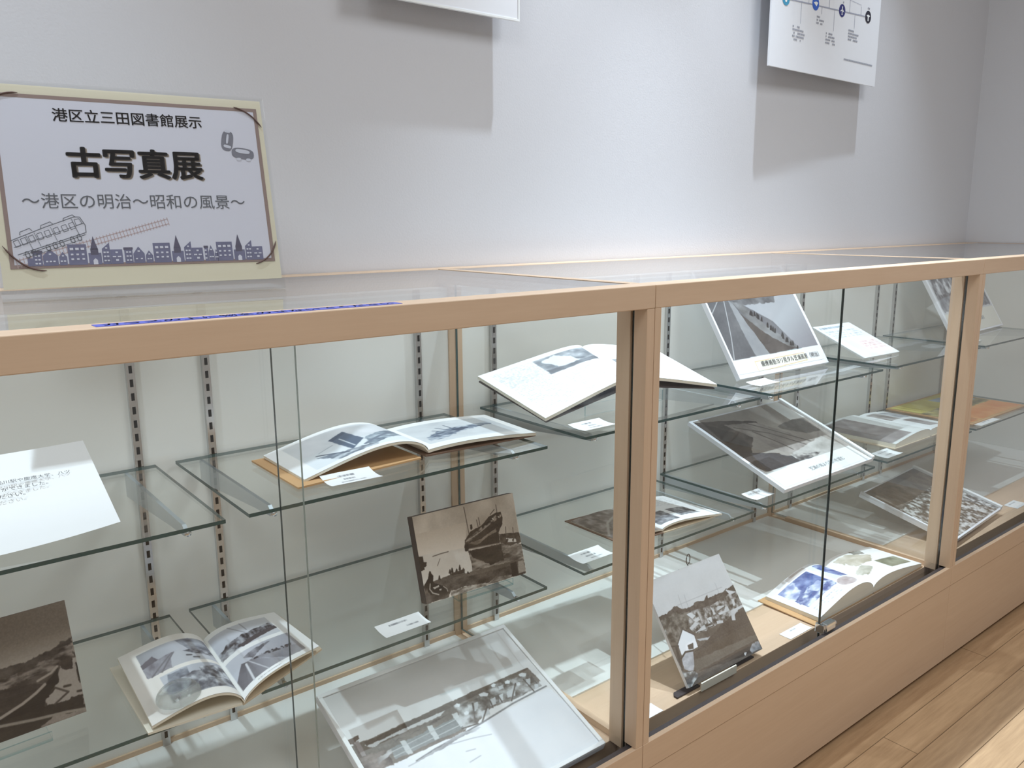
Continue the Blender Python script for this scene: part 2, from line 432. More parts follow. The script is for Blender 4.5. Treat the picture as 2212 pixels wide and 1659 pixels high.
PR = json.loads('''{"ship":[[["g",[168,156,144],[202,194,184],[[-1,-1],[2,-1],[2,2],[-1,2]],[0.3,0.0],[0.45,0.62]],["n",[150,140,128],[196,186,174],[[-0.024,-0.001],[0.991,-0.032],[0.998,0.572],[0.433,0.479],[-0.024,0.413]],3,5,1.3,0],["g",[176,164,150],[206,198,188],[[-0.016,0.2],[0.486,0.208],[0.44,0.535],[-0.018,0.467]],[0.203,0.138],[0.2,0.472]],["n",[205,200,192],[190,184,176],[[-0.015,0.442],[0.445,0.5],[0.476,0.807],[0.247,0.752],[-0.013,0.787]],8,8,1.2,0],["n",[66,58,52],[150,142,132],[[0.461,0.542],[0.805,0.565],[1.005,0.631],[0.991,0.992],[0.472,0.833]],30,12,2.2,0.01],["n",[42,36,32],[66,58,50],[[0.46,0.55],[0.789,0.569],[0.792,0.764],[0.657,0.772],[0.499,0.645]],20,8,1.6,0.015],["n",[60,52,46],[98,88,78],[[0.791,0.45],[0.994,0.487],[1.008,0.613],[0.893,0.622],[0.783,0.558]],20,30,2,0.012],["s",[200,196,190],[[0.852,0.516],[0.99,0.57],[0.985,0.605],[0.853,0.567]],0.55,40,50],["n",[52,45,40],[72,64,56],[[0.446,0.411],[0.515,0.325],[0.626,0.297],[0.715,0.214],[0.798,0.184],[0.845,0.193],[0.854,0.266],[0.838,0.344],[0.786,0.43],[0.783,0.558],[0.471,0.527],[0.428,0.54]],10,10,1.4,0.006],["n",[96,86,76],[140,130,118],[[0.481,0.459],[0.604,0.445],[0.763,0.367],[0.773,0.407],[0.683,0.434],[0.558,0.502]],10,10,2,0.01],["n",[52,45,40],[150,140,128],[[0.457,0.415],[0.691,0.271],[0.794,0.21],[0.848,0.226],[0.835,0.26],[0.701,0.311],[0.474,0.456]],40,30,2.8,0.006],["l",[150,142,132],0.006,[[0.455,0.432],[0.617,0.358],[0.719,0.298]]],["l",[206,200,190],0.007,[[0.75,0.243],[0.758,0.255]]],["l",[196,190,180],0.006,[[0.81,0.238],[0.819,0.25]]],["l",[130,120,110],0.006,[[0.471,0.523],[0.768,0.553]]],["l",[70,62,56],0.0045,[[0.49,0.028],[0.496,0.355]]],["l",[70,62,56],0.0045,[[0.808,0.094],[0.806,0.186]]],["l",[70,62,56],0.0045,[[0.734,0.192],[0.785,0.143]]],["l",[70,62,56],0.0045,[[0.614,0.193],[0.616,0.284]]],["l",[70,62,56],0.0045,[[0.592,0.213],[0.595,0.296]]],["l",[70,62,56],0.0045,[[0.869,0.382],[0.859,0.472]]],["l",[70,62,56],0.0045,[[0.94,0.413],[0.936,0.496]]],["p",[58,50,44],[[0.518,0.254],[0.541,0.252],[0.542,0.298],[0.52,0.318]],0.004],["p",[46,40,36],[[0.433,0.479],[0.471,0.473],[0.465,0.543],[0.428,0.54]],0.006],["l",[88,80,72],0.005,[[0.125,0.494],[0.197,0.488],[0.273,0.488]]],["l",[110,100,92],0.004,[[0.152,0.613],[0.186,0.542]]],["p",[50,43,38],[[-0.006,0.454],[0.035,0.463],[0.033,0.528],[0.062,0.542],[0.054,0.578],[0.032,0.588],[0.035,0.615],[-0.004,0.618]],0.006],["n",[46,40,36],[104,95,86],[[-0.006,0.79],[0.102,0.769],[0.262,0.748],[0.476,0.807],[1.012,0.858],[0.99,1.0],[0.679,0.989],[0.383,0.934],[0.235,0.941],[0.205,0.999],[0.014,0.995],[-0.001,0.852]],14,10,1.6,0.012],["n",[112,103,94],[78,70,62],[[0.27,0.795],[0.478,0.79],[0.986,0.812],[0.979,0.856],[0.547,0.842],[0.282,0.817]],10,6,1.2,0.004],["p",[44,38,34],[[0.853,0.831],[0.919,0.826],[0.91,0.99],[0.846,0.986]],0.006],["p",[140,132,122],[[0.934,0.831],[0.99,0.841],[0.994,0.974],[0.92,0.975]],0.006],["n",[176,168,158],[90,82,74],[[0.236,0.932],[0.426,0.941],[0.603,0.98],[0.688,0.929],[0.841,0.966],[0.837,0.992],[0.64,0.993],[0.226,1.007]],26,14,2.6,0.015],["p",[40,34,30],[[0.048,0.723],[0.061,0.676],[0.071,0.645],[0.083,0.649],[0.086,0.676],[0.099,0.707],[0.091,0.765],[0.098,0.794],[0.0,0.792]],0.003],["p",[44,38,34],[[0.138,0.765],[0.148,0.728],[0.155,0.719],[0.159,0.732],[0.163,0.774]],0.003],["p",[44,38,34],[[0.243,0.733],[0.253,0.696],[0.26,0.686],[0.265,0.7],[0.268,0.742]],0.003],["p",[44,38,34],[[0.265,0.732],[0.276,0.686],[0.283,0.676],[0.288,0.69],[0.29,0.741]],0.003],["p",[44,38,34],[[0.308,0.738],[0.317,0.709],[0.324,0.7],[0.328,0.714],[0.333,0.747]],0.003],["p",[44,38,34],[[0.338,0.731],[0.351,0.677],[0.358,0.667],[0.362,0.681],[0.364,0.74]],0.003],["p",[44,38,34],[[0.369,0.778],[0.381,0.723],[0.388,0.714],[0.393,0.728],[0.394,0.787]],0.003],["p",[44,38,34],[[0.411,0.797],[0.418,0.777],[0.425,0.767],[0.43,0.781],[0.436,0.806]],0.003],["p",[60,52,46],[[0.249,0.739],[0.396,0.734],[0.394,0.778],[0.267,0.768]],0.005],["n",[30,26,24],[60,52,46],[[0.007,0.795],[0.091,0.791],[0.202,0.867],[0.214,0.933],[0.135,0.938],[0.048,0.905]],10,10,1.5,0.01],["l",[160,152,142],0.007,[[0.06,0.788],[0.049,0.845],[0.07,0.896],[0.121,0.933]]],["l",[150,142,132],0.006,[[0.175,0.857],[0.202,0.893],[0.208,0.926]]],["p",[170,162,152],[[0.078,0.838],[0.136,0.825],[0.141,0.844],[0.089,0.86]],0.006],["p",[170,162,152],[[0.133,0.876],[0.154,0.875],[0.148,0.895],[0.134,0.894]],0.006],["n",[84,76,70],[120,112,104],[[-0.002,0.886],[0.043,0.886],[0.046,1.016],[-0.009,1.012]],8,8,1.5,0.01]],[232,165],1.41,[190,180,170],4],"boats":[[["n",[124,114,104],[152,142,132],[[-1,-1],[2,-1],[2,2],[-1,2]],5,4,1.2,0],["g",[128,118,108],[164,155,145],[[0,0.0],[1,0],[1,0.5],[0,0.5]],[0.5,0.25],[0.5,0.42]],["n",[48,42,40],[92,84,78],[[0,0.42],[0.8,0.42],[1.0,0.33],[1,1],[0,1]],18,14,1.8,0.02],["n",[40,34,32],[150,140,132],[[0,0.5],[0.75,0.5],[1.0,0.38],[1,0.52],[0.6,0.62],[0,0.7]],30,16,2.6,0.03],["n",[176,168,160],[160,152,144],[[0.916,0.524],[0.997,0.511],[1.012,0.676],[1.016,0.882],[1.003,0.934],[0.827,0.879],[0.819,0.77],[0.867,0.742],[0.896,0.654]],10,10,1,0.012],["n",[44,38,36],[70,62,58],[[0.911,0.509],[0.984,0.504],[0.977,0.596],[0.947,0.602],[0.924,0.576]],10,10,1.5,0.01],["l",[70,64,60],0.008,[[0.834,0.872],[0.934,0.783],[0.877,0.712]]],["l",[60,54,50],0.01,[[0.92,0.728],[0.949,0.733]]],["l",[60,54,50],0.01,[[0.978,0.805],[0.994,0.809]]],["p",[30,26,26],[[0.446,0.743],[0.613,0.809],[0.721,0.754],[0.831,0.661],[0.907,0.554],[0.901,0.668],[0.852,0.732],[0.844,0.774],[0.821,0.783],[0.812,0.835],[0.827,0.903],[0.782,1.0],[0.604,0.893],[0.434,0.866]],0.008],["n",[72,64,60],[44,38,36],[[0.461,0.588],[0.635,0.586],[0.755,0.603],[0.832,0.655],[0.721,0.754],[0.613,0.809],[0.444,0.763]],30,6,1.8,0.01],["l",[170,160,150],0.012,[[0.613,0.809],[0.721,0.754],[0.788,0.704],[0.834,0.657]]],["l",[170,160,150],0.01,[[0.805,0.61],[0.872,0.58],[0.905,0.541]]],["p",[34,30,28],[[0.992,0.556],[1.004,0.564],[1.004,0.744],[0.992,0.736]],0.004],["n",[34,29,27],[54,48,44],[[0,0.84],[1,0.84],[1,1],[0,1]],8,8,1.4,0.02],["p",[150,140,132],[[0.783,0.99],[0.846,0.938],[0.998,0.984],[0.999,1.003],[0.923,1.001],[0.776,0.997]],0.008],["n",[150,140,132],[120,110,104],[[0.784,0.979],[0.916,1.008],[0.972,0.973],[0.996,1.001],[0.863,1.019],[0.775,1.007]],8,8,1.4,0.01],["l",[150,142,132],0.012,[[0.546,0.887],[0.606,0.872],[0.754,0.913],[0.91,0.945],[0.999,0.973]]]],[250,150],1.64,[140,130,120],4],"street":[[["n",[216,217,216],[226,227,227],[[-1,-1],[2,-1],[2,2],[-1,2]],3,3,1,0],["n",[222,226,230],[232,235,238],[[-0.167,0.552],[0.27,0.497],[0.568,0.566],[0.927,0.533],[0.966,0.536],[1.027,0.996],[0.847,1.249],[-0.189,0.616]],5,12,1.1,0.01],["n",[104,98,92],[128,120,112],[[0.001,0.374],[0.11,0.372],[0.425,0.363],[0.716,0.357],[0.946,0.353],[0.951,0.385],[0.955,0.473],[0.829,0.472],[0.769,0.509],[0.66,0.503],[0.55,0.505],[0.477,0.566],[0.152,0.565],[0.084,0.554],[-0.027,0.462]],8,10,1.3,0.008],["p",[206,208,208],[[0.071,0.393],[0.418,0.379],[0.486,0.381],[0.419,0.42],[0.293,0.417],[0.178,0.417],[0.089,0.423]],0.01],["n",[84,76,70],[112,104,96],[[0.071,0.379],[0.425,0.363],[0.628,0.356],[0.946,0.353],[0.946,0.367],[0.693,0.386],[0.43,0.396],[0.073,0.404]],6,10,1.4,0.006],["n",[120,124,124],[150,154,154],[[0.154,0.475],[0.342,0.468],[0.516,0.462],[0.493,0.547],[0.34,0.543],[0.149,0.544]],5,8,1.2,0.008],["n",[86,78,72],[140,136,130],[[0.105,0.443],[0.254,0.448],[0.396,0.425],[0.468,0.431],[0.389,0.44],[0.201,0.451],[0.134,0.462]],10,12,1.8,0.012],["p",[196,200,200],[[0.206,0.459],[0.229,0.463],[0.228,0.552],[0.206,0.552]],0.003],["p",[196,200,200],[[0.344,0.445],[0.369,0.449],[0.363,0.539],[0.34,0.539]],0.003],["p",[196,200,200],[[0.472,0.434],[0.498,0.438],[0.497,0.53],[0.473,0.53]],0.003],["l",[186,190,190],0.0025,[[0.144,0.497],[0.503,0.474]]],["l",[186,190,190],0.0025,[[0.15,0.527],[0.494,0.518]]],["p",[98,86,80],[[0.015,0.329],[0.069,0.322],[0.065,0.348],[0.045,0.353],[0.062,0.477],[0.026,0.462],[0.03,0.361],[0.014,0.355]],0.004],["p",[150,142,140],[[0.039,0.353],[0.058,0.357],[0.055,0.455],[0.036,0.451]],0.003],["n",[80,70,66],[150,140,134],[[0.024,0.452],[0.078,0.452],[0.139,0.466],[0.137,0.572],[0.069,0.561],[-0.0,0.514]],18,14,2.2,0.015],["n",[206,208,210],[120,112,106],[[0.085,0.493],[0.158,0.478],[0.154,0.503],[0.095,0.526],[0.073,0.538]],14,14,2,0.012],["n",[90,84,78],[190,192,192],[[0.507,0.395],[0.599,0.412],[0.668,0.392],[0.733,0.368],[0.81,0.382],[0.927,0.399],[0.941,0.509],[0.769,0.509],[0.664,0.495],[0.551,0.545],[0.475,0.555],[0.5,0.492]],26,24,2.8,0.012],["p",[216,220,222],[[0.508,0.39],[0.526,0.385],[0.536,0.397],[0.525,0.413],[0.508,0.404]],0.004],["p",[216,220,222],[[0.642,0.39],[0.669,0.39],[0.686,0.408],[0.673,0.423],[0.644,0.407]],0.004],["p",[216,220,222],[[0.724,0.366],[0.741,0.36],[0.749,0.371],[0.737,0.388],[0.722,0.38]],0.004],["p",[216,220,222],[[0.795,0.383],[0.813,0.377],[0.821,0.388],[0.808,0.405],[0.793,0.397]],0.004],["p",[216,220,222],[[0.878,0.373],[0.903,0.37],[0.918,0.386],[0.904,0.403],[0.878,0.389]],0.004],["p",[216,220,222],[[0.524,0.461],[0.54,0.455],[0.548,0.466],[0.537,0.482],[0.523,0.475]],0.004],["p",[216,220,222],[[0.835,0.425],[0.852,0.418],[0.859,0.428],[0.846,0.445],[0.832,0.439]],0.004],["p",[196,200,202],[[0.596,0.431],[0.615,0.431],[0.597,0.469],[0.574,0.479]],0.006],["p",[196,200,202],[[0.598,0.495],[0.642,0.495],[0.626,0.537],[0.589,0.529]],0.006],["p",[196,200,202],[[0.674,0.449],[0.704,0.449],[0.687,0.489],[0.657,0.491]],0.006],["p",[196,200,202],[[0.723,0.448],[0.746,0.448],[0.729,0.484],[0.705,0.49]],0.006],["p",[196,200,202],[[0.767,0.444],[0.814,0.444],[0.793,0.492],[0.752,0.488]],0.006],["p",[196,200,202],[[0.751,0.39],[0.778,0.39],[0.765,0.419],[0.742,0.417]],0.006],["p",[196,200,202],[[0.896,0.425],[0.92,0.425],[0.901,0.462],[0.875,0.468]],0.006],["p",[196,200,202],[[0.911,0.479],[0.935,0.479],[0.922,0.506],[0.9,0.506]],0.006],["l",[84,78,74],0.004,[[0.545,0.541],[0.59,0.427]]],["l",[84,78,74],0.004,[[0.572,0.559],[0.642,0.481]]],["l",[84,78,74],0.004,[[0.67,0.457],[0.66,0.503]]],["l",[84,78,74],0.004,[[0.835,0.42],[0.759,0.514]]],["l",[84,78,74],0.004,[[0.884,0.417],[0.887,0.519]]],["l",[84,78,74],0.004,[[0.474,0.544],[0.552,0.556]]],["l",[84,78,74],0.004,[[0.72,0.447],[0.715,0.497]]],["l",[84,78,74],0.004,[[0.929,0.423],[0.928,0.479]]],["l",[120,122,124],0.005,[[0.222,0.603],[0.32,0.586],[0.459,0.574],[0.563,0.563],[0.755,0.533],[0.959,0.52]]],["n",[140,142,144],[214,218,222],[[0.21,0.603],[0.449,0.567],[0.544,0.571],[0.551,0.585],[0.421,0.596],[0.258,0.608]],16,6,2.4,0.012],["l",[176,180,184],0.003,[[0.38,0.598],[0.489,0.622],[0.573,0.649]]],["l",[176,180,184],0.003,[[0.428,0.676],[0.47,0.686]]],["l",[176,180,184],0.003,[[0.414,0.741],[0.472,0.734]]],["l",[176,180,184],0.003,[[0.181,0.611],[0.232,0.609]]]],[300,230],1.3,[220,221,221],2],"road":[[["g",[120,120,124],[152,152,156],[[-1,-1],[2,-1],[2,2],[-1,2]],[0.1,0.3],[0.8,0.8]],["n",[196,200,206],[214,216,220],[[0.345,0.341],[0.788,0.191],[1.524,0.099],[1.169,0.729],[0.958,0.824],[0.748,0.821],[0.596,0.538]],4,4,1.1,0.004],["g",[206,210,215],[168,166,172],[[0.596,0.538],[1.03,0.281],[1.138,0.781],[0.966,0.839],[0.748,0.821]],[0.779,0.491],[0.95,0.783]],["n",[86,84,86],[150,150,152],[[0.243,0.318],[0.489,0.262],[0.818,0.166],[0.709,0.363],[0.339,0.353]],10,10,2,0.015],["n",[176,178,180],[120,118,116],[[0.249,0.306],[0.345,0.341],[0.418,0.452],[0.512,0.581],[0.651,0.716],[0.737,0.813],[0.596,0.813],[0.395,0.631],[0.336,0.469]],8,8,1.6,0.008],["n",[96,88,84],[122,114,108],[[0.231,0.368],[0.329,0.482],[0.472,0.654],[0.631,0.779],[0.733,0.819],[0.402,0.836],[0.327,0.622]],10,10,1.4,0.008],["n",[168,170,174],[188,190,192],[[0.228,0.291],[0.263,0.333],[0.341,0.624],[0.402,0.836],[0.258,0.833],[0.209,0.657],[0.201,0.454]],8,8,1.4,0.006],["n",[98,98,102],[140,140,142],[[0.005,0.27],[0.228,0.291],[0.231,0.559],[0.245,0.831],[0.036,0.83],[-0.0,0.581]],5,4,1.2,0.006],["p",[64,60,60],[[0.379,0.456],[0.399,0.424],[0.415,0.408],[0.414,0.426],[0.4,0.464]],0.004],["p",[64,60,60],[[0.39,0.464],[0.409,0.432],[0.425,0.415],[0.425,0.434],[0.411,0.471]],0.004],["p",[64,60,60],[[0.417,0.467],[0.437,0.435],[0.453,0.418],[0.453,0.437],[0.438,0.474]],0.004],["p",[64,60,60],[[0.433,0.488],[0.453,0.456],[0.469,0.44],[0.468,0.458],[0.454,0.496]],0.004],["p",[64,60,60],[[0.44,0.502],[0.46,0.47],[0.476,0.454],[0.475,0.472],[0.461,0.509]],0.004],["p",[64,60,60],[[0.465,0.524],[0.485,0.493],[0.502,0.476],[0.501,0.494],[0.486,0.532]],0.004],["p",[64,60,60],[[0.498,0.587],[0.518,0.555],[0.535,0.539],[0.534,0.557],[0.52,0.595]],0.004],["p",[64,60,60],[[0.52,0.616],[0.54,0.584],[0.557,0.568],[0.556,0.586],[0.542,0.623]],0.004],["p",[64,60,60],[[0.535,0.63],[0.555,0.599],[0.572,0.583],[0.571,0.601],[0.556,0.638]],0.004],["p",[64,60,60],[[0.549,0.645],[0.57,0.614],[0.586,0.597],[0.585,0.616],[0.571,0.653]],0.004],["p",[64,60,60],[[0.607,0.692],[0.628,0.661],[0.645,0.644],[0.644,0.663],[0.629,0.7]],0.004],["p",[64,60,60],[[0.609,0.712],[0.629,0.68],[0.646,0.664],[0.645,0.682],[0.63,0.72]],0.004],["p",[64,60,60],[[0.623,0.746],[0.644,0.715],[0.661,0.699],[0.66,0.717],[0.645,0.754]],0.004],["p",[64,60,60],[[0.637,0.748],[0.658,0.717],[0.675,0.701],[0.674,0.719],[0.659,0.756]],0.004],["p",[64,60,60],[[0.656,0.784],[0.677,0.752],[0.694,0.736],[0.693,0.755],[0.678,0.792]],0.004],["p",[64,60,60],[[0.678,0.787],[0.699,0.755],[0.716,0.739],[0.715,0.758],[0.7,0.795]],0.004],["p",[64,60,60],[[0.704,0.836],[0.726,0.805],[0.743,0.789],[0.742,0.807],[0.726,0.845]],0.004],["l",[214,216,218],0.005,[[0.188,0.287],[0.142,0.461],[0.091,0.642],[0.026,0.828]]],["l",[206,208,210],0.004,[[0.135,0.282],[0.014,0.403]]],["p",[236,238,238],[[-0.007,0.835],[1.043,0.823],[1.015,1.114],[-0.041,1.032]],0],["l",[224,216,190],0.003,[[0.214,0.876],[0.767,0.87],[0.772,0.943],[0.214,0.968],[0.214,0.876]]],["p",[240,238,226],[[0.216,0.88],[0.764,0.874],[0.769,0.94],[0.219,0.964]],0]],[240,200],1.28,[150,150,152],3],"bay":[[["n",[150,142,134],[172,165,158],[[-1,-1],[2,-1],[2,2],[-1,2]],4,4,1.2,0],["n",[60,50,46],[104,94,88],[[0.006,0.035],[0.203,0.071],[0.512,0.194],[0.489,0.319],[0.351,0.328],[0.248,0.433],[0.116,0.539],[0.059,0.784],[0.021,0.729]],10,8,1.5,0.012],["n",[54,46,42],[84,74,68],[[0.009,0.047],[0.125,0.127],[0.211,0.27],[0.199,0.453],[0.135,0.547],[0.327,0.632],[0.328,0.712],[0.338,0.796],[0.059,0.784]],6,6,1.3,0.01],["n",[66,62,64],[88,84,86],[[0.116,0.539],[0.279,0.61],[0.357,0.685],[0.587,0.746],[0.56,0.796],[0.059,0.784]],5,5,1.2,0.008],["n",[130,122,116],[168,160,154],[[0.219,0.143],[0.496,0.21],[0.64,0.448],[0.641,0.643],[0.541,0.705],[0.362,0.626],[0.316,0.42],[0.271,0.294]],8,14,1.8,0.012],["l",[96,88,82],0.008,[[0.27,0.207],[0.473,0.378],[0.641,0.643]]],["l",[96,88,82],0.008,[[0.366,0.312],[0.452,0.541],[0.471,0.633]]],["l",[96,88,82],0.008,[[0.392,0.168],[0.495,0.299],[0.726,0.637]]],["n",[88,82,78],[130,124,118],[[0.616,0.326],[0.81,0.29],[0.928,0.313],[0.923,0.52],[0.79,0.51],[0.626,0.375]],8,8,1.6,0.012],["n",[170,166,160],[206,203,198],[[0.426,0.675],[0.853,0.581],[0.882,0.681],[0.932,0.79],[0.56,0.796],[0.416,0.752]],12,8,2,0.01],["n",[64,60,60],[190,186,180],[[0.391,0.68],[0.654,0.754],[0.576,0.782],[0.396,0.783]],20,20,2.6,0.012],["p",[238,240,238],[[0.025,0.712],[0.034,0.782],[0.951,0.787],[0.976,1.085],[0.014,1.019]],0],["p",[214,214,210],[[0.81,0.003],[0.94,0.015],[0.969,0.306],[0.81,0.29]],0.002]],[240,180],1.32,[156,148,140],3],"village":[[["n",[188,189,190],[200,201,202],[[-1,-1],[2,-1],[2,2],[-1,2]],5,5,1.2,0],["n",[84,76,70],[112,104,96],[[-0.076,0.351],[0.081,0.338],[0.225,0.336],[0.375,0.369],[0.478,0.352],[0.633,0.368],[0.817,0.365],[1.02,0.339],[1.01,1.001],[-0.107,1.016]],10,10,1.4,0.008],["n",[66,58,54],[96,88,82],[[-0.072,0.344],[0.098,0.327],[0.213,0.298],[0.247,0.318],[0.291,0.358],[0.389,0.365],[0.463,0.338],[0.565,0.363],[0.64,0.317],[0.638,0.36],[0.832,0.361],[0.999,0.333],[1.012,0.392],[0.835,0.434],[0.598,0.427],[0.435,0.424],[0.137,0.433]],22,16,1.8,0.015],["n",[70,62,56],[92,84,78],[[0.672,0.618],[0.924,0.589],[1.019,0.639],[0.994,0.987],[0.736,0.979],[0.15,0.908],[0.174,0.754],[0.517,0.676]],5,5,1.4,0.012],["n",[108,104,98],[92,86,80],[[0.165,0.808],[1.008,0.85],[1.005,0.894],[0.15,0.908]],4,4,1.2,0.008],["n",[70,64,58],[176,174,172],[[0.277,0.422],[0.401,0.404],[0.598,0.427],[0.795,0.421],[0.996,0.378],[1.014,0.529],[0.914,0.586],[0.677,0.611],[0.485,0.614],[0.326,0.609],[0.267,0.537]],30,30,2.6,0.012],["n",[66,60,54],[132,126,118],[[-0.069,0.378],[0.181,0.355],[0.359,0.398],[0.257,0.534],[0.084,0.606],[-0.038,0.553]],24,24,2.2,0.012],["n",[208,210,212],[176,176,176],[[0.877,0.348],[1.003,0.407],[0.905,0.412]],8,8,1.4,0.003],["n",[208,210,212],[176,176,176],[[0.788,0.49],[0.819,0.5],[0.816,0.544],[0.682,0.543],[0.667,0.52],[0.755,0.523]],8,8,1.4,0.003],["n",[208,210,212],[176,176,176],[[0.826,0.547],[1.004,0.544],[1.0,0.57],[0.923,0.571],[0.854,0.601],[0.837,0.649],[0.796,0.635]],8,8,1.4,0.003],["n",[208,210,212],[176,176,176],[[0.897,0.455],[0.933,0.457],[0.915,0.515],[0.888,0.519]],8,8,1.4,0.003],["n",[208,210,212],[176,176,176],[[0.613,0.431],[0.64,0.476],[0.637,0.519],[0.611,0.523]],8,8,1.4,0.003],["n",[208,210,212],[176,176,176],[[0.311,0.412],[0.364,0.409],[0.404,0.457],[0.352,0.469]],8,8,1.4,0.003],["n",[208,210,212],[176,176,176],[[0.517,0.521],[0.575,0.524],[0.558,0.57],[0.506,0.578]],8,8,1.4,0.003],["n",[208,210,212],[176,176,176],[[0.28,0.533],[0.366,0.504],[0.405,0.534],[0.287,0.561]],8,8,1.4,0.003],["n",[208,210,212],[176,176,176],[[0.316,0.597],[0.458,0.561],[0.456,0.604]],8,8,1.4,0.003],["n",[208,210,212],[176,176,176],[[0.465,0.589],[0.567,0.595],[0.537,0.606]],8,8,1.4,0.003],["n",[208,210,212],[176,176,176],[[0.612,0.58],[0.686,0.597],[0.682,0.622],[0.606,0.608]],8,8,1.4,0.003],["n",[208,210,212],[176,176,176],[[0.355,0.483],[0.429,0.474],[0.431,0.509],[0.375,0.507]],8,8,1.4,0.003],["n",[208,210,212],[176,176,176],[[0.697,0.46],[0.783,0.479],[0.744,0.502],[0.675,0.496]],8,8,1.4,0.003],["l",[80,74,68],0.004,[[0.761,0.396],[0.892,0.344],[1.005,0.403]]],["l",[80,74,68],0.004,[[0.67,0.504],[0.788,0.49]]],["l",[80,74,68],0.004,[[0.475,0.61],[0.56,0.606],[0.528,0.542]]],["p",[222,226,230],[[0.08,0.612],[0.198,0.521],[0.294,0.606],[0.279,0.718],[0.239,0.72],[0.163,0.717],[0.071,0.724]],0.002],["p",[84,78,74],[[0.176,0.664],[0.248,0.665],[0.225,0.715],[0.17,0.703]],0.002],["p",[232,234,238],[[0.158,0.649],[0.283,0.644],[0.279,0.718],[0.245,0.718],[0.253,0.667],[0.17,0.666],[0.166,0.71],[0.135,0.707]],0.002],["l",[84,78,74],0.006,[[0.076,0.619],[0.195,0.516],[0.299,0.608]]],["n",[196,200,204],[160,160,160],[[0.302,0.651],[0.443,0.684],[0.468,0.68],[0.42,0.702],[0.331,0.678]],10,10,1.8,0.006],["n",[150,152,158],[190,192,198],[[0.055,0.751],[0.131,0.713],[0.208,0.733],[0.155,0.853],[0.114,0.895],[0.036,0.841]],40,20,1.6,0.004],["p",[66,60,56],[[0.037,0.63],[0.068,0.633],[0.023,0.844],[-0.007,0.84]],0.003],["l",[66,60,56],0.008,[[-0.016,0.61],[0.077,0.636]]],["l",[66,60,56],0.008,[[0.046,0.747],[0.122,0.71],[0.212,0.727]]],["l",[66,60,56],0.007,[[-0.006,0.857],[0.136,0.895]]],["n",[84,84,84],[186,190,190],[[-0.061,0.748],[0.009,0.717],[0.011,0.847],[0.132,0.901],[0.153,0.942],[0.027,1.006],[-0.1,1.003]],24,20,2.8,0.015],["n",[110,110,112],[170,172,176],[[0.838,0.956],[0.9,0.917],[0.991,0.915],[0.99,0.994],[0.854,0.988]],24,20,2.2,0.012],["p",[206,206,206],[[0.764,0.954],[0.799,0.959],[0.771,0.983],[0.758,0.974]],0.006],["l",[172,172,174],0.004,[[0.309,0.218],[0.295,0.351]]],["l",[172,172,174],0.004,[[0.376,0.239],[0.365,0.357]]],["l",[172,172,174],0.004,[[0.79,0.248],[0.786,0.346]]],["l",[172,172,174],0.004,[[0.255,0.303],[0.849,0.312]]],["n",[150,150,146],[84,78,72],[[-0.087,0.372],[0.003,0.362],[0.018,0.491],[-0.027,0.533],[-0.049,0.476]],20,20,2.2,0.012]],[230,215],1.11,[194,195,196],3]}''')

# ------------------------------------------------------------------ the room
WALLY = 0.654; ENDX = 2.63
def structure(o): o['kind'] = 'structure'; return o

def wall_material(name, col, bump=0.15):
    m, nt, out = new_mat(name)
    b = nt.nodes.new('ShaderNodeBsdfPrincipled'); b.inputs['Base Color'].default_value = col
    b.inputs['Roughness'].default_value = 0.85
    t = nt.nodes.new('ShaderNodeTexCoord'); n = nt.nodes.new('ShaderNodeTexNoise')
    n.inputs['Scale'].default_value = 220; n.inputs['Detail'].default_value = 4
    bp = nt.nodes.new('ShaderNodeBump'); bp.inputs['Strength'].default_value = bump
    bp.inputs['Distance'].default_value = 0.002
    nt.links.new(t.outputs['Object'], n.inputs['Vector']); nt.links.new(n.outputs['Fac'], bp.inputs['Height'])
    nt.links.new(bp.outputs[0], b.inputs['Normal']); nt.links.new(b.outputs[0], out.inputs[0])
    return m

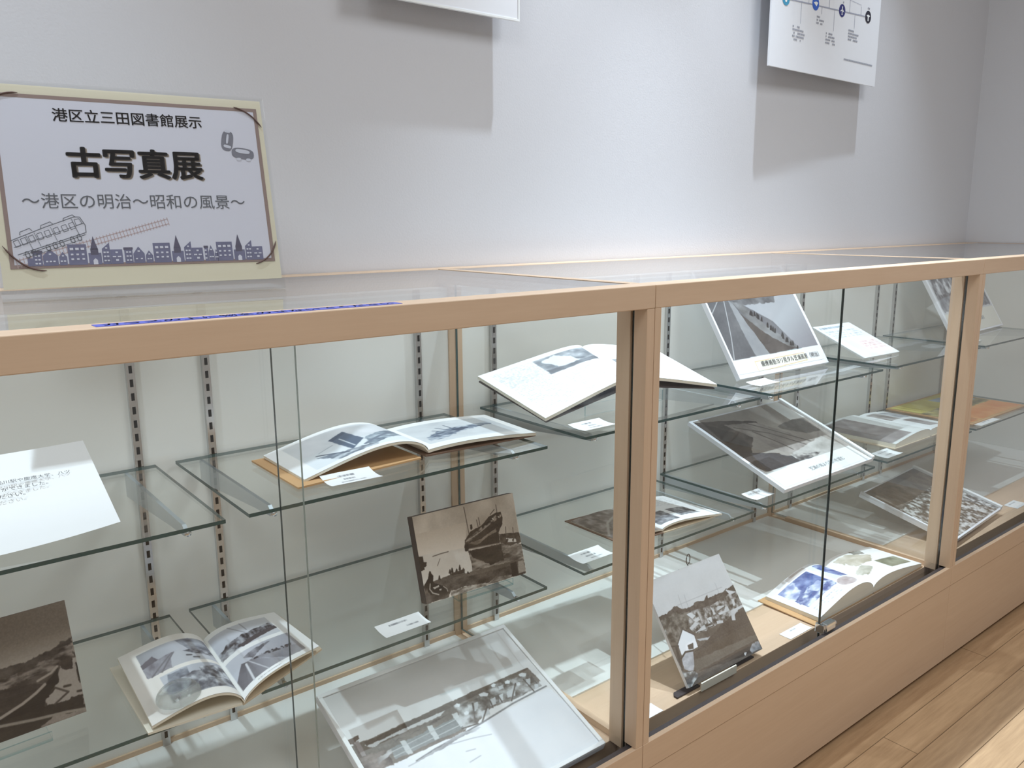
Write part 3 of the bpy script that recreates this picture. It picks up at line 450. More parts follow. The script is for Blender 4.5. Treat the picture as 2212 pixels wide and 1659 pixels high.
def floor_material():
    m, nt, out = new_mat('oak_plank_floor')
    b = nt.nodes.new('ShaderNodeBsdfPrincipled'); b.inputs['Roughness'].default_value = 0.24
    t = nt.nodes.new('ShaderNodeTexCoord'); mp = nt.nodes.new('ShaderNodeMapping')
    mp.inputs['Location'].default_value = (0.13, 0.06, 0)
    br = nt.nodes.new('ShaderNodeTexBrick')
    br.offset = 0.37; br.inputs['Scale'].default_value = 1.0
    br.inputs['Brick Width'].default_value = 0.9; br.inputs['Row Height'].default_value = 0.08
    br.inputs['Mortar Size'].default_value = 0.0012; br.inputs['Mortar Smooth'].default_value = 0.3
    br.inputs['Bias'].default_value = 0.0
    br.inputs['Color1'].default_value = srgb(178, 146, 112); br.inputs['Color2'].default_value = srgb(204, 174, 138)
    br.inputs['Mortar'].default_value = srgb(120, 96, 72)
    mp2 = nt.nodes.new('ShaderNodeMapping'); mp2.inputs['Scale'].default_value = (1.2, 16, 1)
    n = nt.nodes.new('ShaderNodeTexNoise'); n.inputs['Scale'].default_value = 5; n.inputs['Detail'].default_value = 7
    n.inputs['Roughness'].default_value = 0.65
    mx = nt.nodes.new('ShaderNodeMix'); mx.data_type = 'RGBA'; mx.blend_type = 'MULTIPLY'; mx.inputs[0].default_value = 0.55
    cr = nt.nodes.new('ShaderNodeValToRGB')
    cr.color_ramp.elements[0].color = (0.62, 0.55, 0.48, 1); cr.color_ramp.elements[1].color = (1.15, 1.12, 1.08, 1)
    cr.color_ramp.elements[0].position = 0.3; cr.color_ramp.elements[1].position = 0.7
    L = nt.links.new
    L(t.outputs['Object'], mp.inputs[0]); L(mp.outputs[0], br.inputs['Vector'])
    L(t.outputs['Object'], mp2.inputs[0]); L(mp2.outputs[0], n.inputs['Vector']); L(n.outputs['Fac'], cr.inputs[0])
    L(br.outputs['Color'], mx.inputs[6]); L(cr.outputs[0], mx.inputs[7])
    L(mx.outputs[2], b.inputs['Base Color']); L(b.outputs[0], out.inputs[0])
    return m

M['wall'] = wall_material('white_woodchip_wall', srgb(212, 212, 216))
M['ceiling'] = wall_material('white_ceiling', srgb(236, 236, 236))
M['floor'] = floor_material()
structure(MB().box((-3.2, -3.4, -0.05), (ENDX + 0.1, WALLY + 0.1, 0)).build('floor', M['floor']))
structure(MB().box((-3.2, WALLY, 0), (ENDX + 0.1, WALLY + 0.1, 2.8)).build('wall_back', M['wall']))
structure(MB().box((ENDX, -3.4, 0), (ENDX + 0.1, WALLY, 2.8)).build('wall_right', M['wall']))
structure(MB().box((-3.2, -3.5, 0), (ENDX + 0.1, -3.4, 2.8)).build('wall_front', M['ceiling']))
structure(MB().box((-3.3, -3.5, 0), (-3.2, WALLY + 0.1, 2.8)).build('wall_left', M['ceiling']))
structure(MB().box((-3.3, -3.5, 2.8), (ENDX + 0.1, WALLY + 0.1, 2.9)).build('ceiling', M['ceiling']))

# ------------------------------------------------------------------ the display cases
H = 1.094; BEAM = 0.037; LEDGE = 0.286; DECK = 0.269; GROOVE = 0.231; PY = 0.558
RAIL_OFF = (0.097, 0.551, 0.673, 1.103)

def rail_mesh(x):
    m = MB()
    m.box((x - 0.0065, PY - 0.009, DECK + 0.003), (x + 0.0065, PY + 0.001, H - BEAM))
    z = DECK + 0.02
    while z < H - BEAM - 0.015:
        m.quad([(x - 0.0026, PY - 0.0093, z), (x + 0.0026, PY - 0.0093, z), (x + 0.0026, PY - 0.0093, z + 0.0125), (x - 0.0026, PY - 0.0093, z + 0.0125)], 1)
        z += 0.0229
    return m

def door_mesh(x0, x1, y):
    m = MB(); m.box((x0, y, 0.236), (x1, y + 0.005, H - BEAM + 0.012), side=[1, 1, 0, 1, 0, 1]); return m

def display_case(x0, x1, label, door_left, door_right, left_side, right_end, lock=False):
    t = thing('display_case', label, 'display case', (x0, 0, 0), group='wooden display cases along the wall')
    w = x1 - x0; e = 0.0006
    def B(name, mb, mat, bevel=0.0): return mb.build(name, mat, t, bevel)
    # top frame: front beam, back strip, end strips, glass top
    B('top_beam', MB().box((e, 0, H - BEAM), (w - e, 0.045, H)), M['wood_x'], 0.0012)
    B('back_strip', MB().box((e, 0.60, H - BEAM), (w - e, WALLY - 0.001, H)), M['wood_x'], 0.001)
    for a, b in ((e, 0.011), (w - 0.011, w - e)):
        B('top_end_strip', MB().box((a, 0.045, H - 0.03), (b, 0.60, H)), M['wood_y'])
    B('top_glass', MB().box((0.011, 0.045, H - 0.006), (w - 0.011, 0.60, H - 0.0008), side=[0, 0, 1, 1, 1, 1]), [M['glass'], M['glass_edge']])
    # posts
    for a, b in ((e, 0.0153), (w - 0.018, w - e)):
        B('front_post', MB().box((a, 0.0004, LEDGE), (b, 0.028, H - BEAM)), M['wood_z'], 0.0008)
        B('inner_post', MB().box((a, 0.036, DECK), (b, 0.066, H - BEAM)), M['wood_z'], 0.0005)
        B('door_groove', MB().box((a, 0.028, LEDGE - 0.05), (b - 0.003 if a > 0.1 else b, 0.036, H - BEAM)) if a < 0.1 else
          MB().box((a + 0.004, 0.028, LEDGE - 0.05), (b, 0.036, H - BEAM)), M['groove'])
        B('back_post', MB().box((a, PY - 0.004, DECK), (b, 0.60, H - BEAM)), M['wood_z'])
    # base: rail, lower panel, kick
    B('bottom_rail', MB().box((e, 0, GROOVE + 0.0015), (w - e, 0.010, LEDGE)), M['wood_x'], 0.001)
    B('front_panel', MB().box((e, 0.0015, 0.012), (w - e, 0.018, GROOVE)), M['wood_x'], 0.001)
    B('kick_board', MB().box((e, 0.03, 0.0), (w - e, 0.05, 0.02)), M['seam'])
    B('door_track', MB().box((e, 0.010, 0.216), (w - e, 0.064, 0.234)).box((e, 0.0102, 0.234), (w - e, 0.0235, 0.2815)), M['track'])
    B('deck', MB().box((e, 0.064, DECK - 0.045), (w - e, 0.60, DECK)), M['wood_x'], 0.0012)
    B('deck_board', MB().box((0.0155, 0.205, DECK), (w - 0.0185, PY - 0.004, DECK + 0.004)), M['deckboard'])
    B('back_panel', MB().box((0.0155, PY, DECK), (w - 0.0185, 0.60, H - BEAM)), M['panel'])
    B('back_sill', MB().box((0.0155, PY - 0.004, DECK), (w - 0.0185, PY, DECK + 0.013)), M['wood_x'])
    for off in RAIL_OFF:
        r = B('shelf_rail', rail_mesh(off), [M['steel'], M['slot']])
    if left_side:
        B('partition_glass', MB().box((-0.0025, 0.067, DECK + 0.012), (0.0025, PY - 0.005, H - 0.031), side=[1, 1, 1, 0, 1, 0]), [M['glass'], M['glass_edge']])
        B('partition_rail', MB().box((-0.009, 0.067, DECK + 0.0005), (0.009, 0.50, DECK + 0.0125)), M['wood_y'])
    if right_end:
        B('end_panel', MB().box((w - 0.018, 0.067, DECK), (w - e, PY, H - 0.03)), M['panel'])
    for nm, d, y in (('sliding_door', door_left, 0.045), ('sliding_door', door_right, 0.030)):
        dd = B(nm, door_mesh(d[0] - x0, d[1] - x0, y), [M['glass'], M['door_edge'] if y < 0.04 else M['door_edge_pale']])
        if lock and y < 0.04:
            lx = d[0] - x0
            k = MB().box((lx - 0.004, 0.0185, 0.2825), (lx + 0.003, 0.040, 0.304)).box((lx + 0.003, 0.014, 0.2872), (lx + 0.038, 0.0292, 0.306))
            lk = k.build('door_lock', M['chrome'], dd, 0.0012)
            c = MB().tube([(lx + 0.038, 0.0215, 0.2966), (lx + 0.044, 0.0215, 0.2966)], 0.0068, 14)
            c.build('key_barrel', M['steel'], lk)
    return t

display_case(-1.2, 0.0, 'long wooden display case at the left, carrying the exhibition sign on its glass top', (-1.187, -0.582), (-0.618, -0.0142), False, False)
display_case(0.0, 1.2, 'middle wooden display case with a small chrome lock on its sliding glass', (0.0125, 0.637), (0.612, 1.1858), True, False, True)
display_case(1.2, ENDX - 0.002, 'wooden display case at the far right, running into the corner of the room', (1.2125, 1.93), (1.90, ENDX - 0.0162), True, True)

# ------------------------------------------------------------------ glass shelves on steel brackets
ZU, ZL = 0.794, 0.521
def bracket_mesh(x):
    m = MB()
    m.prism([(0.5475, -0.0055), (0.245, -0.0055), (0.236, -0.012), (0.238, -0.020), (0.30, -0.024), (0.5475, -0.046)], 'x', x - 0.0028, x + 0.0028)
    return m
def glass_shelf(x0, x1, z, label, ba, bb):
    t = thing('glass_shelf', label, 'shelf', ((x0 + x1) / 2, 0.385, z), group='glass shelves in the display cases')
    cx = (x0 + x1) / 2
    MB().box((x0 - cx, 0.212 - 0.385, -0.0055), (x1 - cx, 0.547 - 0.385, 0), side=[0, 0, 1, 1, 1, 1]).build('pane', [M['shelf_glass'], M['glass_edge']], t)
    for bx in (ba, bb):
        b = bracket_mesh(bx - cx); b.v = [(p[0], p[1] - 0.385, p[2]) for p in b.v]
        bo = b.build('bracket', M['bracket'], t)
        MB().tube([(bx - cx, 0.240 - 0.385, -0.014), (bx - cx, 0.228 - 0.385, -0.014)], [0.0035, 0.0045], 10).build('stud', M['chrome'], bo, smooth=True)
    return t
S3 = [(-1.17, -0.625, -1.103, -0.649 - 0.022), (-0.592, -0.04, -0.551 + 0.002, -0.097), (0.055, 0.605, 0.097, 0.551), (0.655, 1.16, 0.673 + 0.003, 1.103), (1.228, 1.768, 1.297, 1.751), (1.80, 2.34, 1.873, 2.303)]
SL = [('upper glass shelf at the far left, under the white text sheet', 'lower glass shelf at the far left, under the sepia boat photograph'),
      ('upper glass shelf of the left case, under the tan-covered album of ship pictures', 'lower glass shelf of the left case, under the sepia steamship panel'),
      ('upper glass shelf of the middle case, under the big propped-up text book', 'lower glass shelf of the middle case, behind the post, under the open brown album'),
      ('upper glass shelf of the middle case, under the tilted photograph with handwritten label', 'lower glass shelf of the middle case, under the dark tilted coast photograph'),
      ('upper glass shelf of the right case, under the slanted white leaflet', 'lower glass shelf of the right case, under the thick open picture book'),
      ('upper glass shelf of the right case, farthest right, under the framed crowd photograph', 'lower glass shelf of the right case, farthest right, under the yellow prints')]
for (x0, x1, a, b), (lu, ll) in zip(S3, SL):
    glass_shelf(x0, x1, ZU, lu, a, b); glass_shelf(x0, x1, ZL, ll, a, b)

# ------------------------------------------------------------------ picture panels
def panel_thing(name, key, label, cat, t, group=None, board='board', edge=None, bevel=0.0008):
    x, y, z, yaw, tilt, w, h = RECT[key]
    o = thing(name, label, cat, (x, y, z), (tilt, 0, yaw), group)
    MB().box((0, 0, -t), (w, h, -0.0004)).build(board, edge or M['board'], o, bevel)
    return o, w, h

def add_print(o, key, w, h, mat, inset=(0, 0, 0, 0), nm='photograph'):
    ops, size, asp, base, grain = PR[key]
    img = picture(key, [int(size[0] * 1.5), int(size[1] * 1.5)], base, ops, asp, grain + 6)
    if key == 'ship': img = np.clip(img * 1.16 - 6, 8, 245)
    if key == 'road': img = img.copy(); pr_ = img[:, :, :] < 222; img[pr_] = (img * 0.84)[pr_]
    l, r, b, tp = inset
    hh, ww = img.shape[:2]
    img = img[int(tp / h * hh):hh - int(b / h * hh) or hh, int(l / w * ww):ww - int(r / w * ww) or ww]
    return grid_print(nm, flat(w - l - r, h - b - tp, 0.0, l, b), img, mat, o)

GP = 'photograph panels shown in the cases'
o, w, h = panel_thing('photo_panel', 'ship', 'sepia panel of a moored steamship with thick dark edges, on the lower left shelf', 'photograph', 0.02, GP, edge=M['dark_edge'])
add_print(o, 'ship', w, h, M['print'])
o, w, h = panel_thing('photo_panel', 'boats', 'sepia photograph of crowded moored boats at the far left of the lower shelf', 'photograph', 0.006, GP, edge=M['dark_edge'])
add_print(o, 'boats', w, h, M['print'])
# street photograph under a thick clear cover
o, w, h = panel_thing('photo_panel', 'street', 'large pale photograph of a street wall and carts, lying tilted on the bottom deck', 'photograph', 0.013, GP)
add_print(o, 'street', w, h, M['gloss_print'], (0.008, 0.008, 0.008, 0.008))
fr = MB()
for a, b in (((0, 0), (w, 0.008)), ((0, h - 0.008), (w, h)), ((0, 0.008), (0.008, h - 0.008)), ((w - 0.008, 0.008), (w, h - 0.008))):
    fr.box((a[0], a[1], -0.0003), (b[0], b[1], 0.003))
fr.build('rim', M['paper'], o, 0.001)
o, w, h = panel_thing('photo_panel', 'road', 'tilted photograph of a coastal road with a white hand-lettered label strip', 'photograph', 0.014, GP)
add_print(o, 'road', w, h, M['gloss_print'], (0.006, 0.012, 0.012, 0.004))
tx = text_mesh('handwriting', '慶應義塾ヨリ見タル芝浦風景（明治）', 0.016, M['black'], o, (0.105, 0.024, 0.0012), sx=1.0)
o, w, h = panel_thing('photo_panel', 'bay', 'dark tilted photograph of a wooded coast with a broad white margin', 'photograph', 0.012, GP)
add_print(o, 'bay', w, h, M['gloss_print'], (0.01, 0.012, 0.006, 0.006))
fr = MB().box((w - 0.012, 0, -0.0003), (w, h, 0.006)); fr.build('rim', M['paper'], o, 0.001)
text_mesh('handwriting', '芝浦の海より品川を望む', 0.015, M['ink2'], o, (0.16, 0.03, 0.0012))
o, w, h = panel_thing('photo_panel', 'village', 'grey photograph of hillside houses standing on a small easel behind the middle post', 'photograph', 0.008, GP)
add_print(o, 'village', w, h, M['print'], nm='photograph')
o, w, h = panel_thing('photo_panel', 'crowd', 'tilted framed photograph of a dense crowd on the upper right shelf', 'photograph', 0.012, GP)
ops = [['n', [60, 58, 66], [214, 216, 220], [[.04, .02], [.96, .02], [.96, .70], [.04, .70]], 12, 20, 2.6, 0], ['n', [64, 62, 70], [150, 150, 156], [[.04, .50], [.96, .5], [.96, .71], [.04, .71]], 10, 22, 2.6, .02],
       ['p', [228, 226, 214], [[0, .735], [1, .735], [1, 1], [0, 1]]], ['t', [120, 124, 130], .40, .82, .72, .90, 1, .8]]
PR['crowd'] = [ops, [170, 120], 1.53, [206, 208, 210], 4]
add_print(o, 'crowd', w, h, M['gloss_print'], (0.012, 0.008, 0.006, 0.004))
o, w, h = panel_thing('photo_panel', 'aerial', 'large aerial town photograph lying tilted at the right end of the deck', 'photograph', 0.012, GP)
ops = [['n', [86, 78, 72], [130, 120, 112], [[0, 0], [1, 0], [1, 1], [0, 1]], 10, 10, 1.8, 0], ['n', [84, 76, 68], [216, 216, 214], [[0, .42], [1, .30], [1, 1], [0, 1]], 26, 34, 3.0, .03],
       ['n', [96, 88, 80], [150, 140, 130], [[0, .12], [1, .1], [1, .32], [0, .4]], 6, 16, 2.0, .02]]
PR['aerial'] = [ops, [210, 170], 1.2, [150, 140, 130], 5]
add_print(o, 'aerial', w, h, M['gloss_print'], (0.008, 0.014, 0.006, 0.006))
MB().box((w - 0.014, 0, -0.0003), (w, h, 0.008)).build('rim', M['paper'], o, 0.001)
MB().box((0, 0, -0.0003), (0.008, h, 0.006)).build('rim', M['board'], o, 0.001)

# white text sheet on the far left upper shelf (slightly curled paper on a slanted support)
x, y, z, yaw, tilt, w, h = RECT['sheet']
o = thing('text_sheet', 'white sheet of printed text leaning at the far left of the upper shelf', 'sheet', (x, y, z), (tilt, 0, yaw))
def curl(U, V):
    c = 0.010 * (1 - (2 * (U - 0.5)) ** 2)
    return U * w, (1 - V) * h - 0.012 * V * (1 - U ** 2) * 0 , -c * (0.3 + 0.7 * V) + 0.006 * V * U
grid_print('paper', lambda U, V: curl(U, V), np.full((20, 30, 3), [246.0, 248, 248]), M['print'], o)
text_fit('品川駅や慶應大学、八ツ', M['black'], o, 0.178, 0.2646, 0.129, 0.003)
text_fit('とができました。', M['black'], o, 0.174, 0.2350, 0.1135, 0.003)
text_fit('ください。', M['black'], o, 0.168, 0.2060, 0.099, 0.003)

# slanted leaflet in the right case
o, w, h = panel_thing('leaflet', 'leaf', 'slanted white leaflet with a pale red block, on the upper shelf of the right case', 'leaflet', 0.006, edge=M['paper'])
ops = [['t', [120, 140, 160], .08, .05, .7, .14, 1, .8], ['t', [170, 180, 190], .08, .18, .9, .42, 4, .6], ['p', [244, 228, 226], [[.4, .52], [.92, .52], [.92, .86], [.4, .86]]], ['t', [214, 170, 168], .45, .55, .9, .82, 4, .5]]
grid_print('page', flat(w, h), picture('leaf', (110, 110), [244, 247, 248], ops, 1.05, 1), M['print'], o)

# ------------------------------------------------------------------ clear easels under the panels
def acrylic_stand(x0, x1, yf, z, tilt, depth, lip, label, yaw=0.0, back=0.09):
    w = x1 - x0; k = 0.0028
    m = MB()
    S = [0, 0, 1, 1, 1, 1]
    m.box((-w / 2, 0, 0), (w / 2, depth, k), side=S)
    m.box((-w / 2, 0, k), (w / 2, k, lip), side=[1, 1, 0, 1, 0, 1])
    n = len(m.v); c, s = math.cos(tilt), math.sin(tilt)
    y1 = 0.03
    for px in (-w / 2, w / 2):
        for a, b in ((y1, k), (y1 + c * back, k + s * back), (y1 + c * back + k * s, k + s * back - k * c), (y1 + k * s * 1.2, k)):
            m.v.append((px, a, b))
    m.f += [(n, n + 1, n + 5, n + 4), (n + 3, n + 7, n + 6, n + 2), (n, n + 3, n + 2, n + 1), (n + 4, n + 5, n + 6, n + 7), (n + 1, n + 2, n + 6, n + 5)]
    m.m += [0, 0, 1, 1, 1]
    o = m.build('acrylic_stand', [M['acrylic'], M['acrylic_edge']])
    o.location = ((x0 + x1) / 2, yf, z); o.rotation_euler = (0, 0, yaw)
    return tag(o, label, 'stand', 'clear acrylic stands in the cases')
acrylic_stand(-0.205, -0.085, 0.260, ZL + 0.0005, R(73.5), 0.10, 0.013, 'clear acrylic stand holding up the steamship panel', R(-2.7))
acrylic_stand(-0.985, -0.853, 0.270, ZL + 0.0005, R(69.9), 0.10, 0.013, 'clear acrylic stand holding up the far left boat photograph', R(3.1))

def wedge(name, key, fx0, fx1, zb, label, mat, base_y=0.0):
    """folded support under a tilted panel: two side ribs and a back prop that stand on zb"""
    x, y, z, yaw, tilt, w, h = RECT[key]
    return x, y, z, yaw, tilt, w, h

def prop_stand(key, t, zb, label, mat, f0=0.2, f1=0.8, up=0.8):
    """low trestle: two slanted arms under the panel with feet on the surface below"""
    x, y, z, yaw, tilt, w, h = RECT[key]
    o = thing('support_stand', label, 'stand', (x, y, zb), (0, 0, yaw), 'stands under the tilted photographs')
    dz = z - zb; c, s = math.cos(tilt), math.sin(tilt)
    k = 0.005
    for f in (f0, f1):
        px = f * w
        def bp(v, d): return (v * c + (t + d) * s, dz + v * s - (t + d) * c)
        a0 = bp(0.02, 0.001); a1 = bp(h * up, 0.001)
        poly = [a0, a1, (a1[0] + 0.004, 0.0), (a0[0] + 0.0, 0.0)] if a0[1] > 0.001 else [(a0[0], 0.0006), a1, (a1[0] + 0.004, 0.0)]
        MB().prism(poly, 'x', px - k / 2, px + k / 2).build('arm', mat, o)
    return o
prop_stand('street', 0.013, DECK + 0.0045, 'clear wedge stand under the large street photograph', M['acrylic'])
prop_stand('road', 0.014, ZU, 'clear wedge stand behind the labelled road photograph', M['acrylic'])
prop_stand('bay', 0.012, ZL, 'clear wedge stand under the dark coast photograph', M['acrylic'])
prop_stand('crowd', 0.012, ZU, 'clear wedge stand behind the crowd photograph', M['acrylic'])
prop_stand('aerial', 0.012, DECK + 0.0045, 'clear wedge stand under the aerial town photograph', M['acrylic'])
prop_stand('sheet', 0.012, ZU, 'clear wedge stand under the far left text sheet', M['acrylic'])
prop_stand('leaf', 0.006, ZU, 'clear wedge stand under the slanted leaflet', M['acrylic'])

# small metal easel with flat feet and a wire ring for the village photograph
x, y, z, yaw, tilt, w, h = RECT['village']
o = thing('wire_easel', 'dark metal easel with flat feet behind the hillside photograph on the deck', 'easel', (x, y, DECK), (0, 0, yaw))
c, s = math.cos(tilt), math.sin(tilt); dz = z - DECK
def bk(v, d=0.011): return (v * c + d * s, dz + v * s - d * c)
for px in (-0.028, w * 0.62):
    m = MB(); m.prism([(px, 0.005), (px + 0.07, 0.005), (px + 0.07, 0.022), (px + 0.008, 0.022), (px, 0.014)], 'z', 0.0005, 0.004)
    m.build('foot', M['dark_edge'], o, 0.001)
MB().box((0.030, -0.008, 0.0005), (0.142, -0.005, 0.018)).build('front_lip', M['page'], o)
a = bk(0.015); b = bk(h * 0.99)
for px in (w * 0.3, w * 0.7):
    MB().tube([(px, a[0], a[1]), (w * 0.5 + (px - w * 0.5) * 0.3, b[0], b[1])], 0.002, 8).build('upright', M['dark_edge'], o)
MB().tube([(w * 0.5, b[0] + 0.002, b[1]), (w * 0.5, 0.30, 0.0062)], 0.002, 8).build('back_leg', M['dark_edge'], o)
pts = []
for i in range(17):
    q = 2 * math.pi * i / 16
    pts.append((w * 0.62 + 0.006 * math.sin(q), b[0] + 0.003, b[1] + 0.016 - 0.012 * math.cos(q)))
MB().tube([(w * 0.62, b[0] + 0.003, b[1] - 0.012)] + pts, 0.0011, 6).build('ring', M['dark_edge'], o)

# ------------------------------------------------------------------ caption cards
def caption(cx, cy, z, wd, dp, yaw, lines, label, lift=0.004, ang=0.0, flatc=False):
    o = thing('caption_card', label, 'card', (cx, cy, z), (0, 0, yaw), 'white caption cards')
    def pos(U, V):
        b = (2 * (V - 0.5))
        return (U - 0.5) * wd, (0.5 - V) * dp, 0.0006 + lift * b * b * 0.6 + (0 if flatc else 0.003 * (1 - V))
    ops = []
    n = len(lines)
    for i, (u0, u1) in enumerate(lines):
        v0 = 0.16 + 0.72 * i / max(n, 1)
        ops.append(['t', [110, 114, 120], u0, v0, u1, v0 + 0.17, 1, .9])
    img = picture('c', (100, 48), [247, 249, 249], ops, wd / dp, 0.5, 1)
    grid_print('card', pos, img, M['print'], o)
    return o
caption(-0.407, 0.262, ZU, 0.086, 0.052, R(-3), [(.3, .62), (.36, .58), (.26, .74)], 'caption card in front of the tan-covered album', 0.006)
caption(-0.330, 0.250, ZL, 0.087, 0.041, 0, [(.26, .66), (.56, .82)], 'caption card in front of the steamship panel', 0.003)
caption(0.122, 0.264, ZU, 0.086, 0.050, 0, [(.3, .6), (.4, .64), (.3, .7)], 'caption card in front of the propped-up text book')
caption(0.746, 0.303, ZU, 0.084, 0.044, R(2), [(.2, .8)], 'caption card in front of the labelled road photograph')
caption(0.122, 0.263, ZL, 0.086, 0.046, 0, [(.3, .62), (.36, .66), (.4, .76)], 'caption card in front of the open brown album')
caption(0.704, 0.271, ZL, 0.076, 0.046, 0, [(.2, .8)], 'caption card in front of the dark coast photograph')
caption(0.599, 0.081, DECK, 0.085, 0.030, 0, [(.35, .62)], 'caption card beside the blue picture book on the deck', 0.001, flatc=True)
caption(0.085, 0.080, DECK, 0.085, 0.032, 0, [(.2, .7)], 'caption card beside the middle post on the deck', 0.001, flatc=True)
caption(1.299, 0.249, ZL, 0.09, 0.05, 0, [(.2, .8), (.3, .7)], 'caption card in front of the thick open picture book')
caption(1.925, 0.240, ZL, 0.15, 0.05, 0, [(.2, .8), (.3, .7)], 'caption card in front of the yellow prints')
caption(1.905, 0.108, DECK, 0.08, 0.042, 0, [(.2, .8)], 'caption card beside the aerial town photograph', 0.001, flatc=True)
caption(1.865, 0.290, ZU, 0.09, 0.048, 0, [(.2, .8)], 'caption card in front of the crowd photograph')

# ------------------------------------------------------------------ open books
def book_pos(spF, spB, F, Bk, hump, fall=0.55, flip=False, lag=0.0):
    spF, spB, F, Bk = map(np.array, (spF, spB, F, Bk))
    def pos(U, V):
        # picture: V=0 back edge, V=1 front edge; U=0 left
        s = (1 - U) if flip else U            # s: 0 at spine, 1 at fore edge
        v = V[..., None]; a = spB * (1 - v) + spF * v; b = Bk * (1 - v) + F * v
        p = a + (b - a) * s[..., None]
        z = p[..., 2] + hump * np.sin(np.pi * np.clip(s, 0, 1) ** fall) ** 1.0
        return p[..., 0], p[..., 1], z
    return pos

def sheet_block(name, pos, t, mat, parent, nu=28, nv=6, drop=None):
    """body of pages below the printed surface: thickness t, or down to height drop"""
    U, V = np.meshgrid(np.linspace(0, 1, nu), np.linspace(0, 1, nv))
    X, Y, Z = pos(U, V); Z = Z - 0.0006
    m = MB(); idx = lambda j, i, k: (k * nv + j) * nu + i
    for k in range(2):
        for j in range(nv):
            for i in range(nu):
                zz = Z[j, i] if k == 0 else (Z[j, i] - t if drop is None else min(drop, Z[j, i] - 0.0005))
                m.v.append((float(X[j, i]), float(Y[j, i]), float(zz)))
    F = m.f
    for j in range(nv - 1):
        for i in range(nu - 1):
            F.append((idx(j, i, 0), idx(j + 1, i, 0), idx(j + 1, i + 1, 0), idx(j, i + 1, 0)))
            F.append((idx(j, i, 1), idx(j, i + 1, 1), idx(j + 1, i + 1, 1), idx(j + 1, i, 1)))
    for i in range(nu - 1):
        for j in (0, nv - 1): F.append((idx(j, i, 0), idx(j, i + 1, 0), idx(j, i + 1, 1), idx(j, i, 1)))
    for j in range(nv - 1):
        for i in (0, nu - 1): F.append((idx(j, i, 0), idx(j + 1, i, 0), idx(j + 1, i, 1), idx(j, i, 1)))
    m.m = [0] * len(F)
    o = m.build(name, mat, parent)
    bpyfix(o)
    return o

import bmesh
def bpyfix(o):
    bm = bmesh.new(); bm.from_mesh(o.data); bmesh.ops.recalc_face_normals(bm, faces=bm.faces); bm.to_mesh(o.data); bm.free()

def open_book(label, origin, L, Rr, imgL, imgR, tL, tR, page_mat=None, dropL=None, dropR=None, covers=(), group=None):
    """L, Rr = (spineFront, spineBack, foreFront, foreBack, hump, fall) in world coordinates"""
    o = thing('open_book', label, 'book', origin, group=group)
    O = np.array(origin)
    for nm, S, img, t, d, fl in (('left_page', L, imgL, tL, dropL, True), ('right_page', Rr, imgR, tR, dropR, False)):
        p = book_pos(S[0] - O, S[1] - O, S[2] - O, S[3] - O, S[4], S[5], flip=fl)
        grid_print(nm, p, img, M['print'], o)
        sheet_block('page_block', p, t, page_mat or M['page'], o, drop=None if d is None else d - origin[2])
    for quad, z0, z1, mat in covers:
        m = MB(); n = len(quad)
        m.v = [(q[0] - O[0], q[1] - O[1], (q[2] if len(q) > 2 else z0) - O[2]) for q in quad] + [(q[0] - O[0], q[1] - O[1], (q[2] + (z1 - z0) if len(q) > 2 else z1) - O[2]) for q in quad]
        m.f = [tuple(reversed(range(n))), tuple(range(n, 2 * n))] + [(i, (i + 1) % n, n + (i + 1) % n, n + i) for i in range(n)]
        m.m = [0] * len(m.f)
        bpyfix(m.build('cover', mat, o))
    return o
A_ = lambda *p: np.array(p, float)
Q = lambda u0, v0, u1, v1: [[u0, v0], [u1, v0], [u1, v1], [u0, v1]]
GB = 'open books shown in the cases'
WH = [244, 246, 246]

# album of ship pictures with a tan cover (upper left shelf)
opsL = [['g', [196, 202, 206], [226, 234, 238], Q(.12, .08, .93, .93), [.3, .1], [.3, .75]], ['n', [206, 212, 216], [226, 230, 234], Q(.12, .08, .93, .55), 4, 6, 1.4, 0],
        ['n', [96, 112, 128], [190, 204, 212], [[.62, .60], [.95, .38], [.96, .62], [.8, .75], [.55, .92]], 16, 12, 2.2, .02], ['l', [110, 124, 140], .02, [[.55, .80], [.78, .62], [.97, .45]]],
        ['p', [84, 102, 124], [[.40, .36], [.56, .24], [.60, .62], [.44, .82]], .006], ['p', [70, 86, 108], [[.40, .36], [.56, .24], [.57, .30], [.41, .43]], .004],
        ['l', [220, 228, 232], .008, [[.47, .42], [.485, .74]]], ['n', [110, 122, 136], [200, 210, 216], [[.20, .66], [.38, .78], [.62, .86], [.60, .92], [.3, .92]], 20, 14, 2.6, .02],
        ['l', [84, 96, 112], .012, [[.22, .62], [.40, .84]]], ['l', [150, 160, 170], .005, [[.25, .58], [.38, .52]]]]
opsR = [['g', [196, 202, 206], [214, 220, 222], Q(.08, .12, .92, .86), [.1, .2], [.7, .8]], ['n', [190, 196, 200], [212, 218, 220], Q(.08, .12, .92, .8), 5, 6, 1.4, 0], ['n', [76, 92, 112], [190, 200, 208], [[.15, .62], [.35, .45], [.6, .42], [.85, .34], [.86, .42], [.5, .6], [.3, .74], [.12, .78]], 22, 16, 2.2, .03],
        ['l', [80, 94, 112], .009, [[.34, .36], [.42, .55]]], ['l', [80, 94, 112], .009, [[.44, .30], [.46, .52]]], ['l', [92, 106, 122], .009, [[.28, .44], [.40, .6]]], ['p', [70, 84, 104], [[.40, .52], [.55, .45], [.62, .50], [.45, .60]], .01]]
